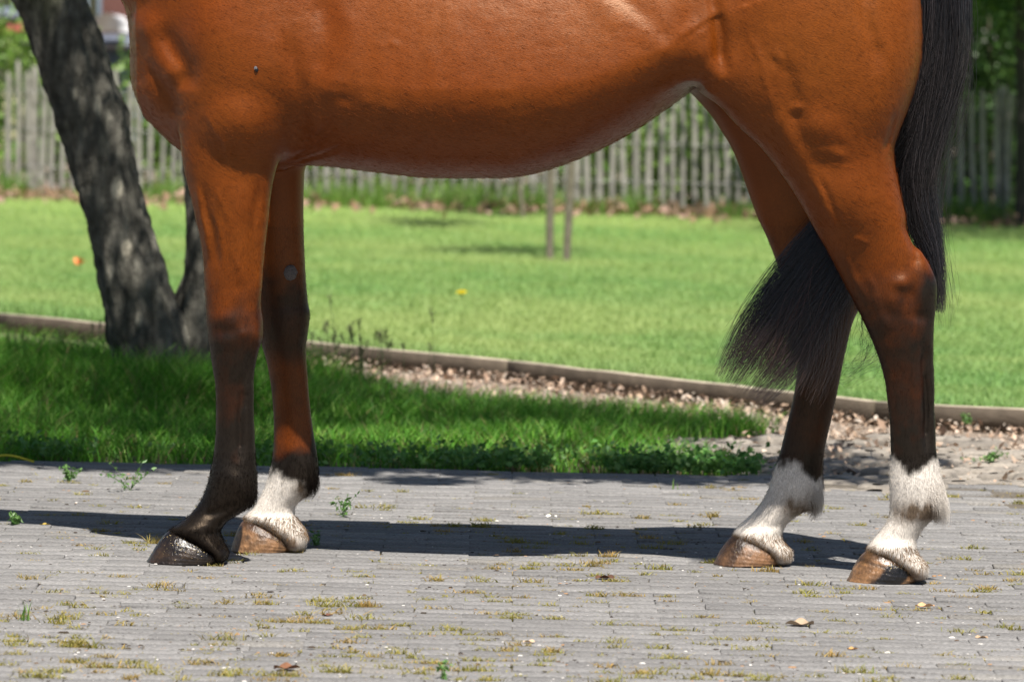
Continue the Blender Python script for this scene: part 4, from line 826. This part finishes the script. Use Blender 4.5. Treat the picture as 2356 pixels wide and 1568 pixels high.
def join(parts):
    off = 0; Vs, Qs = [], []
    for V, Q in parts: Vs.append(V); Qs.append(Q + off); off += len(V)
    return np.concatenate(Vs), np.concatenate(Qs)
def clumps(cs, n, sig, size, ca, cb):
    cs = np.array(cs); i = rng.integers(0, len(cs), n); P = cs[i, :3] + rng.normal(0, 1, (n, 3)) * cs[i, 3:4] * np.array([1, 1, sig]); return P, rng.uniform(size * .6, size * 1.3, n), greens(n, ca, cb)
YT = 14.15
def tw(px, py, Y=YT): return (px - CX) / F * Y, HC - (py - HOR) / F * Y
def row(l, r, py, Y=YT):
    x0, z = tw(l, py, Y); x1, _ = tw(r, py, Y); return ((x0 + x1) / 2, Y, z, (x1 - x0) / 2)
left = [row(285, 470, 900), row(268, 450, 830), row(250, 430, 760), row(236, 408, 700), row(218, 376, 610), row(198, 352, 530), row(179, 330, 450), row(148, 292, 313), row(100, 247, 165), row(42, 186, 0), row(-20, 120, -170), row(-140, 0, -500), row(-260, -150, -1000), row(-300, -260, -1700)]
right = [row(372, 500, 900), row(385, 506, 760), row(405, 506, 690), row(421, 504, 620), row(423, 502, 540), row(423, 500, 440), row(420, 494, 300), row(425, 490, 0), row(470, 530, -400), row(560, 600, -1000), row(640, 670, -1700)]
right = [(a, b + .05, c_, d) for a, b, c_, d in right]
brs = [tube(left, 90, 260, 1, .020), tube(right, 70, 220, 5, .015)]
for (x0, y0, z0, x1, y1, z1, r) in [(-2.2, YT, 2.6, -3.4, 12.4, 4.6, .06), (-2.3, YT, 3.0, -1.5, 11.6, 4.9, .055), (-1.05, YT, 2.8, 0.1, 12.0, 4.7, .05), (-1.0, YT, 3.1, -1.6, 10.6, 4.8, .05), (-2.4, YT, 3.2, -3.0, 10.4, 4.9, .05)]:
    brs.append(tube([(x0, y0, z0, r), ((x0 + x1) / 2, (y0 + y1) / 2, (z0 + z1) / 2 + .25, r * .7), (x1, y1, z1, r * .25)], 10, 16, 3, .004))
tree = empty('leaning_tree', (-1.3, YT, G(-1.3)))
tag(tree, 'dark leaning tree with a forked trunk behind the forelegs', 'tree')
V, Q = join(brs); qn = V * np.array([1, 1, .4])
a = fnoise(qn, 14, 3, 3); a2 = fnoise(V * np.array([1, 1, .16]), 85, 2, 3); base = np.array([.075, .071, .058]) * (1 + .3 * a[:, None] + .55 * a2[:, None]); moss = sst(fnoise(V, 5, 7, 2), .1, .7)[:, None] * sst(V[:, 2], .1, 1.2)[:, None] * .5; base = base * (1 - moss) + np.array([.05, .058, .022]) * moss
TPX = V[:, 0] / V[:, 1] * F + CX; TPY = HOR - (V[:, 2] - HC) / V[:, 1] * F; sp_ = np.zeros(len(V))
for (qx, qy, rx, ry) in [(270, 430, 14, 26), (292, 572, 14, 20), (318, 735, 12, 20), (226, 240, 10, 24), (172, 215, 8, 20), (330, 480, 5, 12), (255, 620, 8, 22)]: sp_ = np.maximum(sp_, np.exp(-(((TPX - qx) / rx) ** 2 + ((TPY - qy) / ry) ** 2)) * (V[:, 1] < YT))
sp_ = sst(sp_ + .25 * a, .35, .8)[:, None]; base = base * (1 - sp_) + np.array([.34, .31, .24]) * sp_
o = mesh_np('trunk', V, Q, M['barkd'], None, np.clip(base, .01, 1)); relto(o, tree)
cs = []
# the crown hangs above the frame and throws the dappled shade on strip, trunk and paving edge
shade = [(-5.2, 11.95), (-1.1, 11.95), (-.8, 12.5), (.4, 12.6), (.72, 12.8), (.80, 13.15), (.1, 13.9), (-.5, 14.7), (-1.2, 15.1), (-2.0, 15.35), (-5.2, 15.8)]
sxx, syy = scatter(shade, 520)
for a_, b_ in zip(sxx, syy):
    z = rng.uniform(3.6, 5.2); d_ = z - G(a_); cs.append((a_ - SUNX * d_, b_ - SUNC * d_, z, rng.uniform(.12, .26)))
for k in range(120):
    a_ = rng.uniform(-4.5, 1.1); b_ = 11.38 + abs(rng.normal(0, .45)); z = rng.uniform(3.4, 4.6); d_ = z - G(a_); cs.append((a_ - SUNX * d_, b_ - SUNC * d_, z, rng.uniform(.03, .12)))
for k in range(70):
    a_ = rng.uniform(-3.2, .75); b_ = 11.36 + rng.normal(0, .07); z = rng.uniform(3.4, 4.4); d_ = z - G(a_); cs.append((a_ - SUNX * d_, b_ - SUNC * d_, z, rng.uniform(.03, .08)))
for (a_, b_) in [(gp(985, 1106)[0], gp(985, 1106)[1]), (gp(1960, 1046)[0], gp(1960, 1046)[1]), (gp(2070, 1052)[0], gp(2070, 1052)[1]), (gp(1880, 1020)[0], gp(1880, 1020)[1])]:
    for q_ in range(3): z = 4.2; d_ = z - G(a_); cs.append((a_ + rng.normal(0, .05) - SUNX * d_, b_ - SUNC * d_, z, .05))
P, S_, cc = clumps(cs, 90000, .6, .065, (.05, .12, .02), (.10, .19, .03))
V, T, cc = leaves(P, S_, cc, up=.8); o = mesh_np('crown', V, None, M['leaf'], None, cc, tris=T, smooth=False); relto(o, tree)

def simple_tree(name, label, px0, py0, wpx, top_z, cl, nleaf, size, ca, cb, kx=0, bark='young_bark', group=None, rough_=.004):
    X, Y, Z = gp(px0, py0); r = wpx / 2 / F * Y; root = empty(name, (X, Y, Z)); tag(root, label, 'tree', group)
    V, Q = tube([(X, Y, Z - .05, r * 1.1), (X + kx * .3, Y, Z + .8, r), (X + kx * .1, Y, Z + 1.6, r * .95), (X + kx, Y, top_z, r * .5)], 16, 40, 2, rough_)
    o = mesh_np('trunk', V, Q, M[bark] if isinstance(bark, str) else bark, None); relto(o, root)
    P, S_, cc = clumps([(X + a, Y + b, c_, d) for a, b, c_, d in cl], nleaf, .7, size, ca, cb); V, T, cc = leaves(P, S_, cc, up=.4); o = mesh_np('crown', V, None, M['leaf'], None, cc, tris=T, smooth=False); relto(o, root); return root
simple_tree('young_tree', 'slim pale young tree standing beside its wooden stake on the lawn', 1302, 603, 17, 3.4, [(-.2, 0, 2.6, .2), (.2, .2, 3.1, .22), (-.45, 4.4, 4.4, .16), (-.5, 4.1, 3.8, .12)], 3000, .08, (.10, .20, .03), (.16, .26, .05), kx=.12)  # last two clumps hang clear of the tree, added to shade the lawn
X, Y, Z = gp(1264, 600); V, Q = tube([(X, Y, Z - .1, .026), (X + .01, Y, Z + .9, .026), (X + .02, Y, Z + 1.9, .024)], 14, 24, 4, .002)
tag(mesh_np('tree_stake', V, Q, M['young_bark']), 'grey wooden stake standing left of the slim young tree', 'stake')
simple_tree('young_tree', 'thin dark sapling in front of the fence under the belly', 1205, 500, 8, 3.6, [(.0, -.1, 2.6, .4), (-.3, -3.4, 5.0, .16), (.1, -3.6, 4.8, .14), (-.12, 0, 1.35, .12), (.05, 0, 1.15, .1)], 5000, .07, (.08, .16, .03), (.14, .24, .05), kx=-.25)  # two high unseen clumps added apart from the sapling to shade the lawn
dkb = mat('dark_bark', (.03, .026, .022), rough=.9)
cl = [(rng.uniform(-1.6, 3), rng.uniform(-5.0, 2), rng.uniform(3.2, 6.5), .55) for _ in range(60)] + [(rng.uniform(-.6, 1.8), rng.uniform(-.5, 2), rng.uniform(1.75, 3.4), .28) for _ in range(24)]
simple_tree('shade_tree', 'dark tree trunk with low shading branches at the right edge', 2347, 522, 26, 7.0, cl, 42000, .10, (.04, .09, .02), (.08, .16, .035), kx=.05, bark=dkb)

# ------------------------------------------------------------------ paling fence
XF0, XF1 = -5.0, 5.0
def yf(x): return 36.7 - .40 * (x + 4.7) / 2
fence = empty('paling_fence', (0, yf(0), G(0))); tag(fence, 'grey split paling fence along the far side of the lawn', 'fence')
x = -4.75
prng = np.random.default_rng(3)
for k in range(98):
    x += .1 + prng.normal(0, .011); y0 = yf(x) + prng.normal(0, .006); h = 1.13 + prng.normal(0, .035); w_ = prng.uniform(.042, .066); d_ = prng.uniform(.022, .034); lx = prng.normal(0, .022); g = G(x)
    prof = [(-.04, 1), (.3, 1.02), (.7, .96), (h - .07, .92), (h - .02, .6), (h, .2)]; V = []; ph = prng.uniform(0, 6.28)
    for z, s_ in prof:
        cx = x + lx * z / h + .006 * math.sin(z * 5 + ph); a_ = w_ / 2 * s_
        for (ox, oy) in ((-1, -.6), (-.3, -1), (.5, -1), (1, -.3), (.7, 1), (-.8, 1)): V.append((cx + ox * a_, y0 + oy * d_ / 2, g + z))
    Q = [[j * 6 + i, j * 6 + (i + 1) % 6, (j + 1) * 6 + (i + 1) % 6, (j + 1) * 6 + i] for j in range(len(prof) - 1) for i in range(6)]; n_ = (len(prof) - 1) * 6; Q += [[n_, n_ + 1, n_ + 2, n_ + 3], [n_, n_ + 3, n_ + 4, n_ + 5]]
    relto(mesh_np('picket', V, Q, M['picket'], None, smooth=False), fence)
for z in (.28, .62, .96):
    t = np.linspace(-5.0, 5.3, 200); pth = np.stack([t, yf(t) - .022 + .012 * np.sin(t * 30), G(t) + z + .004 * np.sin(t * 14)], -1)[None]; V, Fq, c = strands(None, pth, .004, .004, np.array([[.2, .2, .2]])); relto(mesh_np('wire', V, Fq, M['wire']), fence)
for xp in (-4.4, -2.2, .2, 2.3, 4.3):
    V, Q = tube([(xp, yf(xp) + .07, G(xp) - .1, .04), (xp, yf(xp) + .07, G(xp) + .7, .038), (xp + .01, yf(xp) + .07, G(xp) + 1.2, .035)], 12, 12, 1, .003); relto(mesh_np('post', V, Q, M['picket']), fence)
# leaf litter and weeds at the foot of the fence
n = 3000; x = rng.uniform(-5, 5.2, n); y = yf(x) - np.abs(rng.normal(0, .9, n)) ** 1.2 + .3; k_ = fnoise(np.stack([x, y * .3, 0 * x], -1), 2.1, 2) > -.3; x, y = x[k_], y[k_]; c = np.array([[.28, .17, .11], [.34, .22, .17], [.24, .16, .10]])[rng.integers(0, 3, len(x))] * rng.uniform(.7, 1.1, (len(x), 1))
V, T, cc = leaves(np.stack([x, y, G(x) + rng.uniform(.0, .05, len(x)) + .08 * rng.uniform(0, 1, len(x)) ** 3], -1), rng.uniform(.04, .11, len(x)), c, up=1.0, asp=.7)
o = mesh_np('fence_litter', V, None, M['litter'], None, cc, tris=T, smooth=False); tag(o, 'pinkish brown dead leaves heaped along the foot of the fence', 'leaf litter', kind='stuff')
n = 9000; cxs = rng.uniform(-5, 5, 70); i_ = rng.integers(0, 70, n); x = cxs[i_] + rng.normal(0, .10, n); y = yf(x) + rng.normal(-.3, .22, n)
blade_obj('fence_weeds', x, y, .06 + .16 * rng.uniform(0, 1, n) * (1 + .6 * np.sin(i_)), .5, .010, greens(n, (.07, .17, .02), (.18, .28, .05)), 'green weeds and grass tufts along the foot of the fence')

# ------------------------------------------------------------------ behind the fence
def bush(cx, cy, z0, z1, wx_, n, size, ca, cb, label, name='bush', dy=.6, holes=.15):
    root = empty(name, (cx, cy, G(cx))); tag(root, label, 'bush', 'bushes behind the fence')
    cl = np.stack([cx + rng.uniform(-wx_, wx_, 26), cy + rng.uniform(-dy, dy, 26), rng.uniform(z0, z1, 26), rng.uniform(.10, .24, 26)], -1)
    P, S_, cc = clumps(cl, n, 1.0, size, ca, cb); V, T, cc = leaves(P, S_, cc, up=.5); relto(mesh_np('foliage', V, None, M['leaf'], None, cc, tris=T, smooth=False), root)
    st = [tube([(cx + a_, cy, G(cx) - .02, .02), (cx + a_ * 1.4, cy + .05, (z0 + z1) / 2, .015), (cx + a_ * 2, cy, z1, .006)], 8, 8, 1, .001) for a_ in (-.25, -.05, .2)]; V, Q = join(st); relto(mesh_np('stem', V, Q, M['young_bark']), root)
bl = [(-4.9, 37.9, .1, 1.75, .7, 'light green bush above the fence at the left edge'), (-3.7, 38.4, .1, 1.35, .7, 'pale green bush behind the fence beside the leaning tree'), (-2.5, 37.8, .0, 1.3, .7, 'green bush behind the fence in front of the horse chest'), (-1.2, 38.0, 0, 1.2, .8, 'bush behind the fence between the forelegs and the belly'),
      (.1, 38.1, 0, 1.2, .8, 'green bush behind the fence beneath the middle of the belly'), (1.2, 38.0, 0, 1.1, .7, 'bush behind the fence right of the tree stake'), (2.2, 37.9, 0, 1.25, .6, 'leafy bush behind the fence just before the far hind leg')]
for b_ in bl: bush(*b_[:5], 3600, .085, (.08, .18, .02), (.2, .30, .06), b_[5])
for (cx, cy, lab) in [(3.6, 38.2, 'dark bush behind the fence behind the tail'), (4.7, 38.6, 'dark green bush behind the fence at the right edge')]: bush(cx, cy, 0, 2.6, .8, 9000, .09, (.035, .08, .02), (.07, .15, .03), lab)
# two taller trees beyond, their lower foliage closing the view
for k, (cx, cy, lab) in enumerate([(-.6, 44, 'tall leafy tree far behind the fence, hidden mostly by the horse'), (2.6, 44.5, 'tall dark tree behind the fence at the hind legs'), (5.4, 43, 'tall dark tree behind the fence at the right edge')]):
    root = empty('background_tree', (cx, cy, G(cx))); tag(root, lab, 'tree', 'tall trees behind the fence'); V, Q = tube([(cx, cy, -.3, .16), (cx, cy, 2, .14), (cx + .2, cy, 6, .06)], 12, 20, 1, .01); relto(mesh_np('trunk', V, Q, dkb), root)
    cl = [(cx + rng.uniform(-1.7, 1.7), cy + rng.uniform(-1, 1), rng.uniform(.1, 5), .4) for _ in range(46)]; P, S_, cc = clumps(cl, 20000, .8, .13, (.035, .085, .018), (.08, .16, .03)); V, T, cc = leaves(P, S_, cc, up=.4); relto(mesh_np('crown', V, None, M['leaf'], None, cc, tris=T, smooth=False), root)
# far hedge mass beyond everything, closing the horizon
n = 42000; x = rng.uniform(-10, 16, n); y = 56 + rng.normal(0, .8, n); hz = np.where(x < -2.2, 1.3, 5.5); P = np.stack([x, y, rng.uniform(-.3, 1, n) * hz], -1); V, T, cc = leaves(P, rng.uniform(.15, .34, n), greens(n, (.05, .11, .02), (.10, .19, .035)), up=.4)
o = mesh_np('distant_hedge', V, None, M['leaf'], None, cc, tris=T, smooth=False); tag(o, 'dense distant green hedge closing the view behind the fence', 'hedge', kind='stuff')

# brick house and its surroundings, far left
def boxm(name, x0, x1, y0, y1, z0, z1, m, parent):
    V = [(x, y, z) for z in (z0, z1) for (x, y) in ((x0, y0), (x1, y0), (x1, y1), (x0, y1))]; Q = [[0, 1, 5, 4], [1, 2, 6, 5], [2, 3, 7, 6], [3, 0, 4, 7], [4, 5, 6, 7], [3, 2, 1, 0]]
    o = mesh_np(name, V, Q, m, None, smooth=False)
    if parent: relto(o, parent)
    return o
YB = 62.0
def bx_(px): return (px - CX) / F * YB
def bz_(py): return HC - (py - HOR) / F * YB
house = empty('brick_house', (bx_(150), YB, G(bx_(150)))); tag(house, 'blurred brick house with tall windows behind the leaning tree', 'house')
H0, H1 = bx_(-700), bx_(700)
wins = [(-60, 38, 30, -260, 'cream'), (196, 234, 66, -260, 'cream')]
# wall in strips round the two windows
def zB(py): return bz_(py)
xsb = sorted([H0, H1] + [bx_(w_[0]) for w_ in wins] + [bx_(w_[1]) for w_ in wins]); V = []; Q = []
cells = []
for i in range(len(xsb) - 1):
    xa, xb = xsb[i], xsb[i + 1]; win = [w_ for w_ in wins if abs(bx_(w_[0]) - xa) < 1e-6]
    zr = [(-1.5, 5.6)] if not win else [(-1.5, zB(win[0][2])), (zB(win[0][3]), 5.6)]
    for za, zb_ in zr:
        b0 = len(V); V += [(x_, y_, z_) for z_ in (za, zb_) for (x_, y_) in ((xa, YB), (xb, YB), (xb, YB + .35), (xa, YB + .35))]; Q += [[b0, b0 + 1, b0 + 5, b0 + 4], [b0 + 3, b0 + 2, b0 + 1, b0], [b0 + 4, b0 + 5, b0 + 6, b0 + 7], [b0 + 1, b0 + 2, b0 + 6, b0 + 5], [b0 + 3, b0, b0 + 4, b0 + 7], [b0 + 2, b0 + 3, b0 + 7, b0 + 6]]
relto(mesh_np('wall', V, Q, M['brick'], None, smooth=False), house)
for (a_, b_, c_, d_, mm) in wins:
    xa, xb, za, zb_ = bx_(a_), bx_(b_), zB(c_), zB(d_); fr = []
    Vf, Qf = [], []
    for (u0, u1, w0_, w1_) in ((xa, xa + .06, za, zb_), (xb - .07, xb, za, zb_), (xa + .06, xb - .07, za, za + .08), (xa + .06, xb - .07, zb_ - .08, zb_)):
        b0 = len(Vf); Vf += [(x_, y_, z_) for z_ in (w0_, w1_) for (x_, y_) in ((u0, YB - .03), (u1, YB - .03), (u1, YB + .06), (u0, YB + .06))]; Qf += [[b0, b0 + 1, b0 + 5, b0 + 4], [b0 + 1, b0 + 2, b0 + 6, b0 + 5], [b0 + 3, b0, b0 + 4, b0 + 7], [b0 + 4, b0 + 5, b0 + 6, b0 + 7], [b0 + 2, b0 + 3, b0 + 7, b0 + 6]]
    wo = mesh_np('window', Vf, Qf, M['bluegrey'], None, smooth=False); relto(wo, house)
    p_ = boxm('curtain', xa + .06, xb - .07, YB + .05, YB + .08, za + .08, zb_ - .08, M['cream'], None); p_.parent = wo
b0 = boxm('roof', H0 - .3, H1 + .3, YB - .4, YB + 5, 5.6, 5.8, M['redroof'], house)
def shed(name, label, px0, px1, pyt, pyb, Yd, roof, wallm, cat='shed'):
    x0, x1 = (px0 - CX) / F * Yd, (px1 - CX) / F * Yd; zt, zb_ = HC - (pyt - HOR) / F * Yd, HC - (pyb - HOR) / F * Yd
    r = empty(name, ((x0 + x1) / 2, Yd, G(x0))); tag(r, label, cat)
    boxm('wall', x0 + .1, x1 - .1, Yd, Yd + 2, -1, zb_, wallm, r)
    V = [(x0, Yd - .25, zb_ + .002), (x1, Yd - .25, zb_ + .002), (x1, Yd - .25, zb_ + .07), (x0, Yd - .25, zb_ + .07), (x0, Yd + 2.2, zt), (x1, Yd + 2.2, zt), (x1, Yd + 2.2, zt - .07), (x0, Yd + 2.2, zt - .07)]
    relto(mesh_np('roof', V, [[0, 1, 2, 3], [3, 2, 5, 4], [4, 5, 6, 7], [7, 6, 1, 0], [1, 6, 5, 2], [0, 3, 4, 7]], roof, None, smooth=False), r)
shed('shed', 'low shed with a grey roof, seen between the tree and the horse chest', 188, 330, 72, 112, 50, M['roof'], M['bluegrey'])
shed('shed', 'blue grey roofed shed at the left edge beyond the bushes', -120, 52, 18, 46, 52, M['roof'], M['bluegrey'])
shed('shed', 'low red tiled roof at the left edge above the bushes', -120, 44, 48, 80, 49, M['redroof'], M['cream'])
X_, Y_ = (244 - CX) / F * 49, 49; n1 = 16
def vehicle_blob():
    Vh, Qh = [], []
    th = np.linspace(0, math.pi, 12); 
    for j, yy in enumerate((0, 1.4)):
        for t in th: Vh.append((X_ - .16 * math.cos(t), Y_ + yy, HC - (72 - HOR) / F * 49 + .22 * math.sin(t) ** .6))
    for i in range(11): Qh.append([i, i + 1, 13 + i, 12 + i])
    Qh.append([0, 11, 23, 12]); 
    return Vh, Qh
Vh, Qh = vehicle_blob(); tr_ = [[0, i, i + 1] for i in range(1, 11)] + [[12, 12 + i + 1, 12 + i] for i in range(1, 11)]
tag(mesh_np('white_cover', Vh, Qh, M['white'], None, tris=tr_), 'small white rounded cover standing on the grey shed roof', 'cover')
# white garden table behind the fence, seen between the hind legs
X_, Y_ = (1655 - CX) / F * 39, 39.0; tb = empty('garden_table', (X_, Y_, G(X_))); tag(tb, 'white garden table behind the fence seen beside the far hind leg', 'table')
boxm('table_top', X_ - .25, X_ + .22, Y_, Y_ + .7, .56, .80, M['white'], tb)
for (a_, b_) in ((-.22, .05), (.17, .05), (-.22, .6), (.17, .6)): boxm('leg', X_ + a_, X_ + a_ + .04, Y_ + b_, Y_ + b_ + .04, G(X_), .559, M['white'], tb)
# dandelion and an orange leaf out on the lawn
def dandelion():
    X, Y, Z = gp(1063, 703); r = empty('dandelion', (X, Y, Z)); tag(r, 'yellow dandelion flower in the middle of the sunlit lawn', 'flower')
    V, Fq, c = strands(None, np.array([[[X, Y, Z], [X, Y, Z + .03], [X, Y - .002, Z + .06]]]), .002, .002, np.array([[.1, .2, .04]])); relto(mesh_np('stem', V, Fq, M['grass'], None, c), r)
    n = 60; a = rng.uniform(0, 6.28, n); b = rng.uniform(0, 1.3, n); tip = np.stack([X + .03 * np.cos(a) * np.sin(b), Y + .03 * np.sin(a) * np.sin(b), Z + .06 + .018 * np.cos(b)], -1); base = np.tile([[X, Y, Z + .06]], (n, 1))
    V, Fq, c = strands(None, np.stack([base, (base + tip) / 2, tip], 1), .0025, .004, np.ones((n, 3)) * np.array([.9, .75, .03])); relto(mesh_np('flower_head', V, Fq, M['litter'], None, c), r)
dandelion()
X, Y, Z = gp(183, 620); V, T, c = leaves(np.array([[X, Y, Z + .045], [X + .02, Y - .03, Z + .05], [X - .02, Y, Z + .05]]), np.array([.07, .06, .06]), np.ones((3, 3)) * np.array([.7, .22, .08]), up=3)
small_thing('orange_leaf', 'orange leaf lying on the lawn left of the tree', 'leaf', V, T, c, M['litter'], (X, Y, Z))
